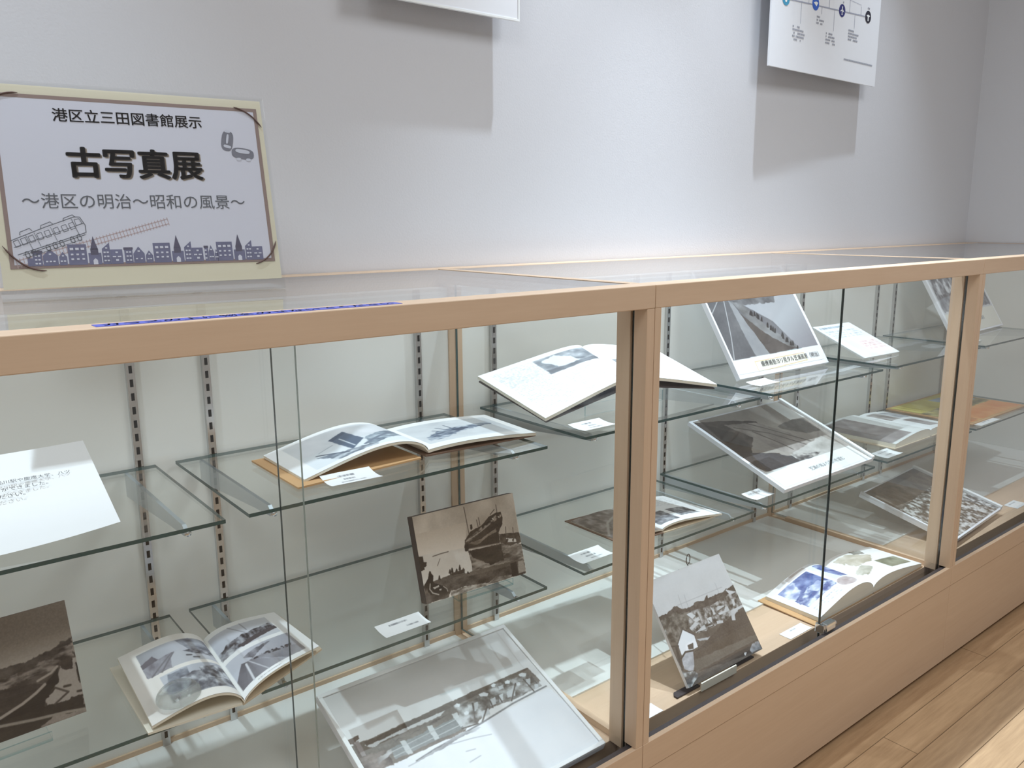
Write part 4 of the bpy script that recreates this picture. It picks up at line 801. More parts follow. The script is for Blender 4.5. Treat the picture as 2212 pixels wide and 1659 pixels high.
open_book('open album of blue-grey ship pictures with a tan cover, on the upper left shelf', (-0.25, 0.36, ZU),
          (A_(-.243, .292, .806), A_(-.243, .452, .808), A_(-.474, .288, .801), A_(-.474, .452, .803), 0.027, .62),
          (A_(-.243, .292, .806), A_(-.243, .452, .808), A_(-.017, .272, .803), A_(-.012, .440, .806), 0.006, .8),
          picture('a', (200, 130), WH, opsL, 1.4, 3), picture('b', (200, 130), [238, 240, 238], opsR, 1.4, 2), 0.004, 0.005,
          covers=(([(-.494, .268, .7945), (-.262, .286, .7945), (-.262, .455, .7945), (-.494, .455, .7945)], 0, .003, M['tan']), ([(-.250, .290, .7950), (-.016, .274, .7955), (-.010, .444, .7955), (-.250, .455, .795)], 0, .003, M['brown'])), group=GB)

# book of old street photographs lying across the gap of the lower shelves
opsL = [['g', [150, 152, 158], [196, 198, 206], Q(.17, .10, .97, .47), [.1, .2], [.7, .2]], ['p', [104, 100, 108], [[.17, .26], [.32, .20], [.36, .30], [.50, .28], [.42, .47], [.17, .47]], .01], ['n', [110, 106, 114], [160, 160, 168], [[.17, .32], [.5, .26], [.46, .47], [.17, .47]], 8, 14, 1.8, .01],
        ['n', [96, 98, 110], [172, 176, 186], [[.62, .10], [.97, .10], [.97, .32], [.72, .30]], 14, 8, 2, .01], ['n', [74, 74, 84], [190, 192, 200], [[.62, .28], [.97, .30], [.97, .40], [.7, .36]], 20, 18, 2.6, .015], ['p', [190, 192, 198], [[.5, .28], [.62, .28], [.9, .47], [.44, .47]]],
        ['l', [120, 118, 124], .008, [[.22, .47], [.52, .27]]], ['l', [120, 118, 124], .008, [[.33, .47], [.54, .27]]], ['l', [90, 90, 96], .012, [[.66, .37], [.70, .38]]], ['l', [90, 90, 96], .012, [[.72, .42], [.77, .43]]],
        ['g', [196, 200, 208], [170, 174, 184], Q(.28, .52, .97, .90), [.4, .55], [.9, .85]], ['n', [88, 92, 104], [160, 166, 176], [[.36, .54], [.58, .54], [.56, .72], [.30, .74]], 14, 10, 2, .01], ['n', [84, 86, 96], [196, 200, 206], [[.28, .70], [.60, .62], [.97, .66], [.97, .9], [.28, .9]], 16, 14, 2.2, .01],
        ['n', [70, 72, 82], [200, 204, 210], [[.7, .58], [.97, .58], [.97, .78], [.72, .76]], 18, 18, 2.6, .02]]
opsR = [['g', [196, 200, 210], [206, 210, 216], Q(.03, .07, .82, .46), [.1, .1], [.7, .2]], ['l', [150, 152, 160], .006, [[.30, .07], [.44, .26]]], ['l', [150, 152, 160], .006, [[.46, .07], [.48, .22]]],
        ['n', [44, 40, 46], [170, 174, 182], [[.03, .36], [.2, .30], [.5, .26], [.8, .22], [.82, .36], [.5, .40], [.3, .44], [.03, .46]], 16, 20, 2.4, .02], ['p', [74, 68, 74], [[.26, .42], [.5, .36], [.82, .30], [.82, .36], [.5, .43], [.3, .46]], .008], ['n', [206, 210, 214], [110, 110, 118], [[.03, .40], [.24, .36], [.2, .46], [.03, .46]], 14, 14, 2.2, .01],
        ['g', [198, 202, 212], [150, 152, 162], Q(.03, .52, .86, .93), [.3, .55], [.8, .9]], ['n', [92, 92, 100], [160, 162, 172], [[.22, .60], [.40, .56], [.60, .56], [.30, .68]], 16, 16, 2, .015], ['n', [96, 94, 102], [122, 122, 130], [[.03, .80], [.16, .66], [.22, .68], [.2, .93], [.03, .93]], 6, 6, 1.4, 0],
        ['g', [120, 120, 128], [168, 170, 178], [[.2, .68], [.28, .68], [.6, .93], [.1, .93]], [.2, .8], [.6, .9]], ['l', [214, 216, 222], .01, [[.20, .70], [.17, .93]]], ['l', [190, 192, 198], .006, [[.24, .68], [.36, .93]]], ['n', [120, 120, 128], [152, 154, 162], [[.28, .68], [.6, .72], [.86, .80], [.86, .93], [.62, .93]], 6, 6, 1.6, .01],
        ['s', [60, 58, 66], [[.3, .67], [.78, .73], [.78, .79], [.3, .71]], .5, 40, 40], ['t', [120, 120, 126], .2, .955, .5, .98, 1, .9]]
open_book('open book of old street photographs across the gap between two lower shelves', (-0.62, 0.30, ZL),
          (A_(-.625, .192, .529), A_(-.614, .402, .527), A_(-.746, .203, .5345), A_(-.742, .400, .5445), 0.022, .62),
          (A_(-.625, .192, .529), A_(-.614, .402, .527), A_(-.486, .242, .543), A_(-.494, .400, .541), 0.013, .62),
          picture('a', (190, 190), [236, 232, 226], opsL, .8, 3), picture('b', (190, 190), WH, opsR, .8, 3), 0.0035, 0.003,
          covers=(([(-.752, .203, .5235), (-.628, .192, .5235), (-.616, .405, .5235), (-.752, .412, .5235)], 0, .003, M['page']), ([(-.627, .192, .522), (-.473, .262, .5225), (-.480, .408, .5225), (-.614, .404, .522)], 0, .003, M['beige'])), group=GB)

# big text book propped up on a sloping stand
opsL = [['t', [176, 182, 188], .07, .07, .46, .93, 34, .72], ['t', [176, 182, 188], .52, .50, .93, .93, 18, .72], ['n', [112, 118, 126], [190, 196, 202], Q(.46, .08, .96, .42), 12, 12, 2, 0], ['n', [214, 222, 228], [236, 240, 242], [[.5, .13], [.66, .10], [.76, .22], [.80, .34], [.6, .37]], 6, 6, 1.2, .02], ['n', [92, 96, 104], [140, 146, 154], [[.46, .33], [.7, .36], [.96, .33], [.96, .42], [.46, .42]], 10, 10, 1.6, .015]]
opsR = [['t', [184, 190, 196], .08, .06, .92, .45, 18, .7], ['n', [120, 126, 134], [200, 206, 210], Q(.08, .46, .4, .6), 12, 12, 2, 0], ['t', [184, 190, 196], .45, .47, .92, .93, 20, .7], ['t', [184, 190, 196], .08, .63, .41, .93, 14, .7]]
bz = lambda: None
open_book('big open text book propped up on a sloping stand behind the middle post', (0.28, 0.38, ZU),
          (A_(.287, .312, .857), A_(.287, .470, .909), A_(.050, .322, .811), A_(.006, .487, .877), 0.013, .40),
          (A_(.287, .312, .857), A_(.287, .470, .909), A_(.533, .280, .823), A_(.505, .450, .889), 0.010, .45),
          picture('a', (190, 160), WH, opsL, 1.3, 1), picture('b', (190, 160), WH, opsR, 1.3, 1), 0.006, 0.006,
          covers=(([(.055, .326, .8), (.282, .318, .843), (.282, .475, .893), (.010, .489, .863)], 0, .003, M['dark_edge']), ([(.290, .318, .843), (.532, .286, .811), (.505, .455, .876), (.290, .475, .893)], 0, .003, M['dark_edge'])), group=GB)
# its stand
t = thing('book_stand', 'clear folding stand under the big propped-up text book', 'stand', (0.27, 0.40, ZU))
for px in (-0.10, 0.14):
    MB().prism([(-0.065, 0.0005), (0.075, 0.0005), (0.075, 0.078), (-0.065, 0.022)], 'x', px - 0.002, px + 0.002).build('arm', M['acrylic'], t)
MB().box((-0.10, -0.066, 0.0005), (0.14, -0.063, 0.024), side=[1, 1, 0, 1, 0, 1]).build('front_bar', [M['acrylic'], M['acrylic_edge']], t)

# brown album on the lower shelf behind the post
opsL = [['n', [96, 86, 80], [168, 158, 150], Q(.0, .0, 1, 1), 8, 10, 2.2, 0], ['l', [180, 172, 164], .02, [[.05, .7], [.4, .4], [.9, .2]]], ['l', [90, 82, 76], .015, [[.1, .85], [.5, .5], [1, .3]]], ['n', [90, 82, 76], [200, 194, 186], [[.3, .5], [1, .2], [1, .6], [.5, .95]], 12, 12, 2.2, .02]]
opsR = [['t', [176, 178, 180], .1, .08, .9, .42, 10, .6], ['n', [70, 72, 78], [190, 192, 196], Q(.45, .54, .78, .84), 16, 16, 2.4, .01], ['n', [84, 86, 92], [180, 182, 186], Q(.04, .56, .36, .92), 14, 14, 2.2, .01], ['n', [84, 86, 92], [160, 162, 166], Q(.02, .08, .3, .26), 14, 14, 2.2, .01]]
open_book('open album with a brown picture page, on the lower shelf behind a post', (0.36, 0.33, ZL),
          (A_(.330, .254, .530), A_(.330, .410, .532), A_(.217, .262, .5255), A_(.215, .425, .5265), 0.004, .7),
          (A_(.330, .254, .530), A_(.330, .410, .532), A_(.520, .240, .5265), A_(.498, .400, .531), 0.010, .6),
          picture('a', (120, 110), [190, 180, 170], opsL, 1, 4), picture('b', (150, 120), WH, opsR, 1.3, 2), 0.003, 0.004,
          covers=(([(.212, .258, .5218), (.33, .25, .5218), (.33, .43, .5218), (.210, .44, .5218)], 0, .0022, M['brown']), ([(.33, .25, .5218), (.520, .242, .5218), (.500, .402, .5218), (.33, .41, .5218)], 0, .0022, M['beige'])), group=GB)

# blue picture book on the deck of the middle case
opsL = [['n', [58, 78, 136], [150, 166, 204], Q(.08, .14, .58, .72), 7, 9, 2.2, 0], ['n', [226, 232, 240], [130, 146, 190], [[.08, .14], [.34, .14], [.24, .40], [.08, .46]], 12, 12, 2.4, .03], ['n', [60, 80, 138], [214, 222, 234], [[.08, .5], [.36, .42], [.58, .56], [.58, .72], [.08, .72]], 14, 14, 2.8, .02], ['n', [228, 234, 240], [150, 164, 200], [[.30, .46], [.50, .44], [.52, .58], [.34, .60]], 12, 12, 2, .02],
        ['n', [192, 184, 182], [222, 216, 214], Q(.30, .02, .62, .11), 5, 5, 1.6, 0], ['g', [228, 234, 240], [216, 224, 232], Q(.63, .10, .96, .64), [.65, .1], [.9, .5]], ['n', [72, 92, 150], [170, 184, 214], [[.72, .10], [.92, .10], [.90, .62], [.74, .62], [.70, .3]], 12, 6, 2.4, .02], ['n', [196, 214, 228], [222, 232, 238], Q(.91, .12, .97, .64), 5, 5, 1.2, 0], ['t', [170, 176, 190], .08, .78, .5, .92, 3, .7]]
cir = [[.705 + .135 * math.cos(i * math.pi / 16), .775 + .13 * math.sin(i * math.pi / 16)] for i in range(32)]
cir2 = [[.705 + .15 * math.cos(i * math.pi / 16), .775 + .145 * math.sin(i * math.pi / 16)] for i in range(32)]
opsL += [['p', [240, 242, 244], cir2], ['n', [170, 156, 156], [212, 204, 204], cir, 12, 12, 2.4, 0]]
opsR = [['n', [176, 170, 150], [226, 220, 208], [[.12, .1], [.4, .08], [.7, .3], [.5, .5], [.2, .5]], 6, 6, 2, .04], ['n', [110, 112, 106], [190, 190, 184], [[.5, .04], [.72, .06], [.66, .2], [.48, .18]], 8, 8, 2, .03], ['n', [108, 112, 92], [160, 164, 144], Q(.52, .52, .93, .86), 6, 8, 1.4, 0], ['n', [150, 150, 132], [214, 212, 200], [[.05, .6], [.28, .5], [.34, .68], [.12, .78]], 8, 8, 2, .03]]
open_book('thick open book with blue woodblock pictures on the deck of the middle case', (0.91, 0.15, DECK),
          (A_(.915, .066, .288), A_(.915, .212, .288), A_(.672, .066, .284), A_(.672, .212, .284), 0.031, .62),
          (A_(.915, .066, .288), A_(.915, .212, .288), A_(1.168, .066, .282), A_(1.168, .212, .282), 0.018, .58),
          picture('a', (180, 150), [240, 242, 244], opsL, 1.5, 2), picture('b', (170, 140), [246, 246, 244], opsR, 1.5, 2), 0.01, 0.01, page_mat=M['page'], dropL=.2735, dropR=.2735,
          covers=(([(.652, .0655, .2705), (.91, .0655, .2705), (.91, .2205, .2735), (.652, .2205, .2735)], 0, .002, M['tan']), ([(.92, .0655, .2705), (1.174, .0655, .2705), (1.174, .2205, .2735), (.92, .2205, .2735)], 0, .002, M['tan'])), group=GB)

# thick open picture book in the right case
opsL = [['n', [120, 110, 108], [160, 152, 150], Q(.0, .05, .55, .95), 8, 8, 1.6, 0], ['t', [200, 202, 204], .62, .3, .95, .9, 12, .6]]
opsR = [['n', [120, 112, 108], [190, 186, 184], Q(.08, .08, .45, .45), 10, 10, 2, 0], ['n', [120, 124, 132], [196, 200, 204], Q(.5, .1, .95, .42), 10, 10, 2, 0], ['n', [116, 106, 104], [190, 184, 182], Q(.3, .52, .7, .9), 10, 10, 2, 0]]
open_book('thick open book of pictures on a lower shelf of the right case', (1.55, 0.38, ZL),
          (A_(1.59, .262, .542), A_(1.59, .50, .542), A_(1.372, .262, .536), A_(1.372, .52, .536), 0.012, .6),
          (A_(1.59, .262, .542), A_(1.59, .50, .542), A_(1.755, .266, .536), A_(1.755, .50, .536), 0.006, .6),
          picture('a', (110, 100), [226, 228, 226], opsL, 1, 3), picture('b', (110, 100), [232, 234, 234], opsR, 1, 3), 0.01, 0.01, page_mat=M['page'], dropL=.5245, dropR=.5245,
          covers=(([(1.36, .258, .5215), (1.585, .258, .5215), (1.585, .53, .5215), (1.36, .53, .5215)], 0, .003, M['beige']), ([(1.595, .258, .5215), (1.762, .262, .5215), (1.762, .51, .5215), (1.595, .51, .5215)], 0, .003, M['beige'])), group=GB)

# yellow woodblock prints in the right case
o = thing('print_folder', 'folder of yellow and orange prints at the far right of the lower shelf', 'print', (2.04, 0.37, ZL))
MB().box((-.20, -.13, 0.0006), (.24, .165, .006)).build('folder', M['tan'], o, .001)
ops = [['n', [196, 184, 92], [226, 216, 130], Q(.0, .0, 1, .4), 5, 8, 1.8, 0], ['n', [120, 112, 84], [206, 196, 130], Q(.0, .4, 1, .62), 10, 18, 2.2, .02], ['n', [214, 130, 74], [226, 170, 110], Q(.0, .62, 1, 1), 4, 10, 1.6, .02], ['n', [200, 214, 226], [150, 170, 196], Q(.55, .1, .95, .45), 6, 6, 1.6, .02]]
grid_print('sheet', lambda U, V: (-.19 + U * .42, -.12 + (1 - V) * .275, np.full_like(U, .0066)), picture('y', (130, 90), [220, 200, 120], ops, 1.5, 4), M['print'], o)

# ------------------------------------------------------------------ dome magnifiers
def dome(x, y, z, r, label):
    t = thing('dome_magnifier', label, 'magnifier', (x, y, z))
    m = MB(); nr, ns = 9, 36; hgt = r * 0.62
    for i in range(nr):
        a = math.pi / 2 * i / nr
        for k in range(ns):
            q = 2 * math.pi * k / ns
            m.v.append((r * math.cos(a) * math.cos(q), r * math.cos(a) * math.sin(q), 0.003 + hgt * math.sin(a)))
    m.v.append((0, 0, 0.003 + hgt))
    for i in range(nr - 1):
        for k in range(ns):
            a = i * ns + k; b = i * ns + (k + 1) % ns
            m.f.append((a, b, b + ns, a + ns))
    for k in range(ns): m.f.append(((nr - 1) * ns + k, (nr - 1) * ns + (k + 1) % ns, nr * ns))
    m.f.append(tuple(reversed(range(ns))))
    m.m = [0] * len(m.f)
    m.build('lens', M['lens'], t, smooth=True)
    b = MB()
    n = 48
    for k in range(n):
        q = 2 * math.pi * k / n
        for rr, zz in ((r * 1.0, 0.0), (r * 1.05, 0.0), (r * 1.05, 0.004), (r * 1.0, 0.004)):
            b.v.append((rr * math.cos(q), rr * math.sin(q), zz))
    for k in range(n):
        for e in range(4):
            a = k * 4; c2 = ((k + 1) % n) * 4
            b.f.append((a + e, c2 + e, c2 + (e + 1) % 4, a + (e + 1) % 4)); b.m.append(0)
    b.build('rim', M['acrylic'], t)
    return t
def lens_mat():
    m, nt, out = new_mat('clear_lens')
    g = nt.nodes.new('ShaderNodeBsdfGlass'); g.inputs['IOR'].default_value = 1.45; g.inputs['Roughness'].default_value = 0.0
    g.inputs['Color'].default_value = (0.98, 0.99, 0.99, 1)
    tr = nt.nodes.new('ShaderNodeBsdfTransparent'); tr.inputs[0].default_value = (0.93, 0.95, 0.95, 1)
    mx = nt.nodes.new('ShaderNodeMixShader'); mx.inputs[0].default_value = 0.45
    nt.links.new(g.outputs[0], mx.inputs[1]); nt.links.new(tr.outputs[0], mx.inputs[2]); nt.links.new(mx.outputs[0], out.inputs[0])
    return m
M['lens'] = lens_mat()
d = dome(-0.703, 0.226, 0.5485, 0.030, 'clear dome magnifier standing on the left page of the open street book')
d.rotation_euler = (R(2), R(-6), 0)

# ------------------------------------------------------------------ exhibition sign on the left case
x, y, z, yaw, tilt, w0, h = RECT['sign']
OFF = 0.058; w = w0 - OFF
Ud = Vector((math.cos(yaw), math.sin(yaw), 0))
o = thing('exhibition_sign', 'exhibition title sign in a clear acrylic holder, standing on the left case', 'sign', (x + Ud.x * OFF, y + Ud.y * OFF, z), (tilt, 0, yaw))
SU = lambda u, v: (u * w0 - OFF, (1 - v) * h)
MB().box((0, -0.006, -0.0042), (w, h, -0.0022), side=[1, 1, 1, 1, 1, 1]).box((0, -0.006, 0.0014), (w, h, 0.0034), side=[0] * 6).build('holder', [M['acrylic'], M['acrylic']], o)
# folded foot of the holder
c, s = math.cos(tilt), math.sin(tilt)
foot = MB()
def loc_of(dy, dz):   # horizontal offset dy towards the viewer (negative y) and height dz, in the sign's own frame
    return (c * dy + s * dz, -s * dy + c * dz)
p0 = loc_of(0, -0.0055); p1 = loc_of(0.085, -0.0055); p2 = loc_of(0.085, -0.0030); p3 = loc_of(0, -0.0030)
foot.prism([p0, p1, p2, p3], 'x', 0, w); foot.build('holder_foot', M['acrylic'], o)
m = wood('pale_wood_print', srgb(206, 198, 172), srgb(222, 216, 196), 'x', 14, 0.7, 0.05)
MB().box((0.003, 0.010, -0.0020), (w - 0.004, h - 0.004, -0.0004)).build('backing_sheet', m, o)
def frame_corners(i):
    return [SU(.166 + i[0], .057 + i[1]), SU(.974 - i[0], .057 + i[1]), SU(.974 - i[0], .873 - i[1]), SU(.166 + i[0], .873 - i[1])]
a = frame_corners((0, 0)); b = frame_corners((.012, .018))
M['frame_print'] = plain('brown_frame_print', srgb(142, 122, 116), 0.7)
M['poster_white'] = plain('pale_lilac_paper', srgb(208, 208, 218), 0.7)
M['skyline'] = plain('slate_blue_print', srgb(112, 112, 138), 0.7, var=0.18, vscale=60)
M['skyline_dark'] = plain('slate_print_dark', srgb(92, 88, 106), 0.7, var=0.1)
M['rail_print'] = plain('pinkish_rail_print', srgb(186, 164, 164), 0.7)
M['title_shadow'] = plain('title_shadow_print', srgb(176, 162, 148), 0.7)
Z3 = lambda pts, zz: [(p[0], p[1], zz) for p in pts]
f = MB()
for i in range(4):
    j = (i + 1) % 4
    f.quad(Z3([a[i], a[j], b[j], b[i]][::-1], 0.0002))
f.build('border', M['frame_print'], o)
f = MB(); f.quad(Z3(b[::-1], 0.0001)); f.build('poster', M['poster_white'], o)

text_fit('港区立三田図書館展示', M['black'], o, SU(.331, 0)[0], SU(.781, 0)[0], SU(0, .146)[1], 0.0006, 0.012)
text_fit('古写真展', M['title_shadow'], o, SU(.357, 0)[0], SU(.768, 0)[0], SU(0, .372)[1], 0.0004, 0.033, dx=0.0012, dy=-0.0012)
text_fit('古写真展', M['black'], o, SU(.355, 0)[0], SU(.766, 0)[0], SU(0, .370)[1], 0.0006, 0.033)
text_fit('～港区の明治～昭和の風景～', M['ink'], o, SU(.219, 0)[0], SU(.893, 0)[0], SU(0, .557)[1], 0.0006)
# skyline of little houses along the lower edge
sk = MB(); sd = MB(); wn = MB()
BASE = .862
def bx(mb, u0, v0, u1, v1, zz): mb.quad(Z3([SU(u0, v1), SU(u1, v1), SU(u1, v0), SU(u0, v0)], zz))
def win(u, v, s=.0045): bx(wn, u - s, v - s * 1.1, u + s, v + s * 1.1, 0.0007)
def town(u, k):
    # flat-roofed hall, church with spire, gabled pair, small house: one repeat of the printed street
    bx(sk, u, .764, u + .053, BASE, 0.0004)
    for i in range(3):
        win(u + .011 + .0155 * i, .786, .0050)
        for j in range(2): win(u + .011 + .0155 * i, .812 + .022 * j, .0036)
    bx(sk, u + .057, .806, u + .094, BASE, 0.0004)
    sd.quad(Z3([SU(u + .064, .79), SU(u + .086, .79), SU(u + .075, .726)], 0.0005)); bx(sd, u + .064, .786, u + .086, .815, 0.0005)
    wn.quad(Z3([SU(u + .069, BASE), SU(u + .082, BASE), SU(u + .082, .842), SU(u + .0755, .832), SU(u + .069, .842)], 0.0007))
    sk.quad(Z3([SU(u + .097, BASE), SU(u + .120, BASE), SU(u + .120, .758), SU(u + .097, .788)], 0.0004))
    win(u + .110, .784, .003)
    for j in range(3): win(u + .104, .805 + .020 * j, .0032); win(u + .113, .805 + .020 * j, .0032)
    bx(sk, u + .1205, .792, u + .156, BASE, 0.00042)
    win(u + .139, .806, .0034); bx(wn, u + .126, .824, u + .136, .830, 0.0007); bx(wn, u + .141, .824, u + .151, .830, 0.0007); win(u + .139, .844, .0042)
    if k < 2:
        w2 = 1.0 if k == 0 else .52
        bx(sd, u + .160, .783, u + .160 + .028 * w2, .795, 0.0005); bx(sk, u + .162, .79, u + .160 + .026 * w2, BASE, 0.0004)
        for j in range(3): win(u + .160 + .010 * w2, .806 + .020 * j, .0030)
        if k == 0:
            for j in range(3): win(u + .179, .806 + .020 * j, .0030)
        a_ = u + .160 + .028 * w2
        sk.quad(Z3([SU(a_, BASE), SU(a_ + .034 * w2, BASE), SU(a_ + .034 * w2, .815), SU(a_ + .017 * w2, .780), SU(a_, .815)], 0.00041))
        win(a_ + .017 * w2, .803, .0034); win(a_ + .009 * w2, .840, .003); win(a_ + .024 * w2, .840, .003)
        c_ = a_ + .037 * w2
        sk.quad(Z3([SU(c_, BASE), SU(c_ + .022 * w2, BASE), SU(c_ + .022 * w2, .825), SU(c_ + .011 * w2, .800), SU(c_, .825)], 0.0004))
        win(c_ + .011 * w2, .818, .0028); win(c_ + .007 * w2, .842, .0028); win(c_ + .015 * w2, .842, .0028)
us = (.326, .576, .778)
bx(sk, .214, .825, .235, BASE, 0.0004); bx(sd, .226, .790, .256, .803, 0.0005); bx(sk, .229, .80, .254, BASE, 0.00042)
sk.quad(Z3([SU(.256, BASE), SU(.297, BASE), SU(.297, .815), SU(.276, .785), SU(.256, .815)], 0.00041))
sk.quad(Z3([SU(.300, BASE), SU(.322, BASE), SU(.322, .822), SU(.311, .798), SU(.300, .822)], 0.0004))
for j in range(3): win(.237, .815 + .018 * j, .0030); win(.246, .815 + .018 * j, .0030)
for i in range(3): win(.266 + .010 * i, .842, .0030)
win(.276, .808, .0032); win(.306, .842, .003); win(.315, .842, .003); win(.311, .817, .0028)
for k, u in enumerate(us): town(u, k)
sk.build('skyline', M['skyline'], o); sd.build('spires', M['skyline_dark'], o); wn.build('windows', M['poster_white'], o)
# railway track running up to the right, and a line drawing of a two-car train
def stroke(mb, pts, wd, zz):
    for (x0, y0), (x1, y1) in zip(pts[:-1], pts[1:]):
        dx, dy = x1 - x0, y1 - y0; L = math.hypot(dx, dy) + 1e-9
        nx, ny = -dy / L * wd / 2, dx / L * wd / 2
        mb.quad([(x0 + nx, y0 + ny, zz), (x1 + nx, y1 + ny, zz), (x1 - nx, y1 - ny, zz), (x0 - nx, y0 - ny, zz)][::-1])
tk = MB()
A0, A1 = SU(.185, .836), SU(.632, .644); B0, B1 = SU(.185, .862), SU(.634, .668)
stroke(tk, [A0, A1], .0010, .0003); stroke(tk, [B0, B1], .0010, .0003)
for i in range(46):
    q = i / 45.0
    stroke(tk, [(A0[0] + (A1[0] - A0[0]) * q - .0008, A0[1] + (A1[1] - A0[1]) * q + .0022), (B0[0] + (B1[0] - B0[0]) * q + .0008, B0[1] + (B1[1] - B0[1]) * q - .0022)], .0009, .0003)
tk.build('track_print', M['rail_print'], o)
tr = MB()
ax = Vector((SU(.382, .712)[0] - SU(.188, .812)[0], SU(.382, .712)[1] - SU(.188, .812)[1])); LN = ax.length; ax /= LN; an = Vector((-ax.y, ax.x))
org = Vector(SU(.190, .808))
def TP(a, b): q = org + ax * a * LN + an * b; return (q.x, q.y)
HT = 0.023
stroke(tr, [TP(0, 0), TP(1.0, 0), TP(1.04, HT * .4), TP(1.02, HT * .95), TP(.95, HT * 1.06), TP(.5, HT), TP(0, HT * .86)], .0008, .0008)
stroke(tr, [TP(0, HT * .45), TP(1.03, HT * .55)], .0006, .0008)
stroke(tr, [TP(.90, 0), TP(.90, HT * 1.02)], .0006, .0008)
for q in (.03, .13, .24, .36, .47, .60, .72, .83):
    stroke(tr, [TP(q, HT * .42), TP(q + .07, HT * .43), TP(q + .07, HT * .80), TP(q, HT * .78), TP(q, HT * .42)], .0006, .0008)
stroke(tr, [TP(.92, HT * .55), TP(1.01, HT * .56), TP(1.0, HT * .88), TP(.93, HT * .9), TP(.92, HT * .55)], .0006, .0008)
for q in (.22, .34, .58): stroke(tr, [TP(q, HT * .05), TP(q, HT * .9)], .0005, .0008)
for q in (.15, .45, .78):
    stroke(tr, [TP(q, HT * 1.0), TP(q + .02, HT * 1.16), TP(q + .16, HT * 1.2), TP(q + .18, HT * 1.02)], .0007, .0008)
for q in (.12, .22, .42, .52, .62, .78, .88):
    pts = [TP(q + .028 * math.cos(i * .785), -HT * .16 + .0045 * math.sin(i * .785)) for i in range(9)]
    stroke(tr, pts, .0008, .0008)
stroke(tr, [TP(.06, -HT * .1), TP(.98, -HT * .1)], .0007, .0008); stroke(tr, [TP(.08, -HT * .3), TP(.9, -HT * .3)], .0005, .0008)
tr.build('train_print', M['ink'], o)
# two small grey cars seen from above and from the side, upper right
def blob(mb, cu, cv, ru, rv, ang, zz, n=20, sq=0.7):
    cx, cy = SU(cu, cv); pts = []
    for i in range(n):
        q = 2 * math.pi * i / n
        ex = math.copysign(abs(math.cos(q)) ** sq, math.cos(q)) * ru; ey = math.copysign(abs(math.sin(q)) ** sq, math.sin(q)) * rv
        pts.append((cx + ex * math.cos(ang) - ey * math.sin(ang), cy + ex * math.sin(ang) + ey * math.cos(ang), zz))
    mb.quad(pts)
cb = MB(); cl = MB()
blob(cb, .860, .235, .0085, .0155, R(-12), .0004); blob(cl, .864, .185, .0045, .0020, R(-8), .0006); blob(cl, .858, .265, .0055, .0022, R(-14), .0006); blob(cl, .861, .225, .0016, .0075, R(-12), .0006)
blob(cb, .908, .300, .0165, .0085, R(-6), .0004); blob(cl, .908, .288, .0105, .0030, R(-8), .0006); blob(cl, .892, .330, .0035, .0022, 0, .0006); blob(cl, .925, .332, .0035, .0022, 0, .0006)
M['car_print'] = plain('grey_car_print', srgb(120, 120, 130), 0.7, var=0.25, vscale=120)
cb.build('car_print', M['car_print'], o); M['car_light'] = plain('pale_car_print', srgb(200, 202, 212), 0.7); cl.build('car_windows', M['car_light'], o)
# brown printed cords across the corners
def cord(pts): MB().tube([(p[0], p[1], 0.0012) for p in pts], [0.0003] + [0.0011] * (len(pts) - 2) + [0.0003], 6).build('corner_cord', M['rubber'], o, smooth=True)
def curve(p, q, k, n=10):
    out = []
    for i in range(n + 1):
        t_ = i / n; out.append((p[0] * (1 - t_) ** 2 + 2 * k[0] * t_ * (1 - t_) + q[0] * t_ ** 2, p[1] * (1 - t_) ** 2 + 2 * k[1] * t_ * (1 - t_) + q[1] * t_ ** 2))
    return out
cord(curve(SU(.895, .055), SU(.985, .155), SU(.950, .07))); cord(curve(SU(.905, .885), SU(.985, .765), SU(.965, .86)))
cord(curve(SU(.152, .765), SU(.262, .885), SU(.20, .885))); cord(curve(SU(.155, .155), SU(.245, .053), SU(.17, .05)))

# ------------------------------------------------------------------ blue notice tape on the front strip
o = thing('notice_tape', 'long blue tape with white lettering stuck along the front edge of the left case', 'tape', (-0.628, 0.021, H))
M['blue'] = plain('blue_tape', srgb(84, 96, 206), 0.3)
MB().box((-0.174, -0.0105, 0.0001), (0.174, 0.0105, 0.0005)).build('strip', M['blue'], o)
M['white_ink'] = plain('white_lettering', srgb(226, 232, 250), 0.5)
text_fit('ガラスの上に物をのせないでください', M['white_ink'], o, -0.166, 0.166, 0.0, 0.0008, 0.01, hs=.85)

# ------------------------------------------------------------------ wall posters hanging in front of the wall
x, y, z, yaw, tilt, w, h = RECT['poster2']
o = thing('wall_poster', 'white timeline poster with blue round symbols, high on the wall at the right', 'poster', (x, y, z), (tilt, 0, yaw))
h = 0.62
MB().box((0, 0, -0.006), (w, h, -0.0004)).build('board', M['board'], o)
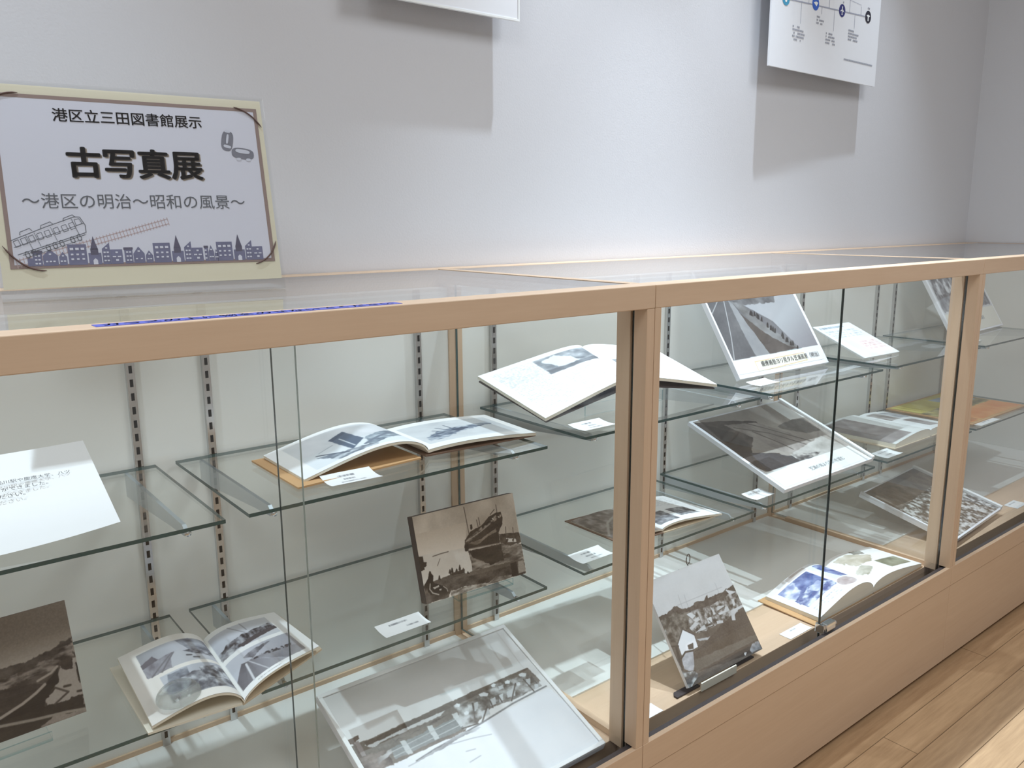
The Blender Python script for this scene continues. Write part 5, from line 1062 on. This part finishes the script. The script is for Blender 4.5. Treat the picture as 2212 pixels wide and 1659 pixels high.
# fixing wires up to the ceiling
for px in (0.08, w - 0.08):
    MB().tube([(px, h - 0.005, -0.003), (px, 1.185, -0.003)], 0.0012, 6).build('hanging_wire', M['steel'], o)
P2 = lambda u, v: (u * w, v)
def disc(mb, cx, cy, r, zz, n=28): mb.quad([(cx + r * math.cos(2 * math.pi * i / n), cy + r * math.sin(2 * math.pi * i / n), zz) for i in range(n)])
ln = MB(); gr = MB()
PIC = {'c1': (0.111, 0.1860), 'c2': (0.365, 0.1960), 'c3': (0.612, 0.1992), 'c4': (0.874, 0.2037)}
stroke(ln, [(w * .11, .186), (w * .874, .2037)], .0035, .0002)
for (k, (u, v)), col, gl in zip(PIC.items(), ((74, 158, 196), (58, 104, 200), (50, 54, 120), (40, 40, 56)), (0, 1, 2, 3)):
    mm = MB(); disc(mm, u * w, v, .0185, .0004)
    mt = plain('symbol_disc', srgb(*col), 0.5)
    mm.build('symbol', mt, o)
    cx, cy = u * w, v
    if gl == 0: gr.quad([(cx - .004, cy - .009, .0006), (cx + .004, cy - .009, .0006), (cx + .008, cy + .006, .0006), (cx - .008, cy + .006, .0006)])
    if gl == 1: gr.quad([(cx - .012, cy + .002, .0006), (cx + .004, cy - .007, .0006), (cx + .013, cy + .004, .0006), (cx + .002, cy + .006, .0006)])
    if gl == 2:
        gr.quad([(cx - .002, cy - .012, .0006), (cx + .002, cy - .012, .0006), (cx + .0025, cy + .012, .0006), (cx - .0025, cy + .012, .0006)])
        gr.quad([(cx - .013, cy - .004, .0006), (cx, cy - .001, .0006), (cx + .013, cy - .004, .0006), (cx, cy + .006, .0006)]); gr.quad([(cx - .006, cy - .012, .0006), (cx + .006, cy - .012, .0006), (cx, cy - .007, .0006)])
    if gl == 3: gr.quad([(cx - .012, cy + .004, .0006), (cx - .003, cy - .001, .0006), (cx - .003, cy - .012, .0006), (cx + .003, cy - .012, .0006), (cx + .003, cy - .001, .0006), (cx + .012, cy + .004, .0006), (cx, cy + .007, .0006)])
gr.build('symbol_figures', M['paper'], o)
for u, v0, v1 in ((.243, .189, .130), (.425, .193, .172), (.542, .196, .134), (.741, .200, .158), (.305, .191, .235), (.49, .195, .25), (.685, .199, .25), (.80, .202, .228)):
    stroke(ln, [(u * w, v0), (u * w, v1)], .0015, .0002)
stroke(ln, [(.685 * w, .236), (.80 * w, .232)], .001, .0002)
ln.build('timeline', plain('timeline_grey', srgb(168, 172, 188), 0.6), o)
tb = MB(); rng = random.Random(5)
def marks(u0, v0, rows, wd, dens=.8):
    for r_ in range(rows):
        u = u0 * w; end = u + wd * (0.55 + 0.45 * rng.random() if r_ else .45)
        while u < end:
            a_ = .0035 + .004 * rng.random()
            if rng.random() < dens:
                vv = v0 - r_ * .0088
                tb.quad([(u, vv - .005, .0003), (u + a_, vv - .005, .0003), (u + a_, vv, .0003), (u, vv, .0003)])
            u += a_ + .0016
marks(.178, .122, 5, .066); marks(.382, .165, 3, .042, .8); marks(.474, .126, 4, .070); marks(.686, .152, 4, .072); marks(.605, .226, 1, .03); marks(.865, .232, 1, .03)
u = .66 * w
while u < .95 * w:
    tb.quad([(u, .0600, .0003), (u + .0038, .0600, .0003), (u + .0038, .0650, .0003), (u, .0650, .0003)]); u += .0052
tb.build('small_print', plain('faint_print', srgb(164, 166, 176), 0.6), o)

x, y, z, yaw, tilt, w, h = RECT['poster1']
o = thing('wall_poster', 'plain white poster board hanging above the left case, seen by its lower edge', 'poster', (x, y, z), (tilt, 0, yaw))
h = 0.62
MB().box((0, 0, -0.007), (w, h, -0.0004)).build('board', M['board'], o, 0.001)
MB().box((w - 0.004, 0, -0.0003), (w, h, 0.0012)).box((0, 0, -0.0003), (w - 0.004, 0.004, 0.0012)).build('edge_trim', M['paper'], o)
for px in (0.08, w - 0.08):
    MB().tube([(px, h - 0.005, -0.003), (px, 1.185, -0.003)], 0.0012, 6).build('hanging_wire', M['steel'], o)
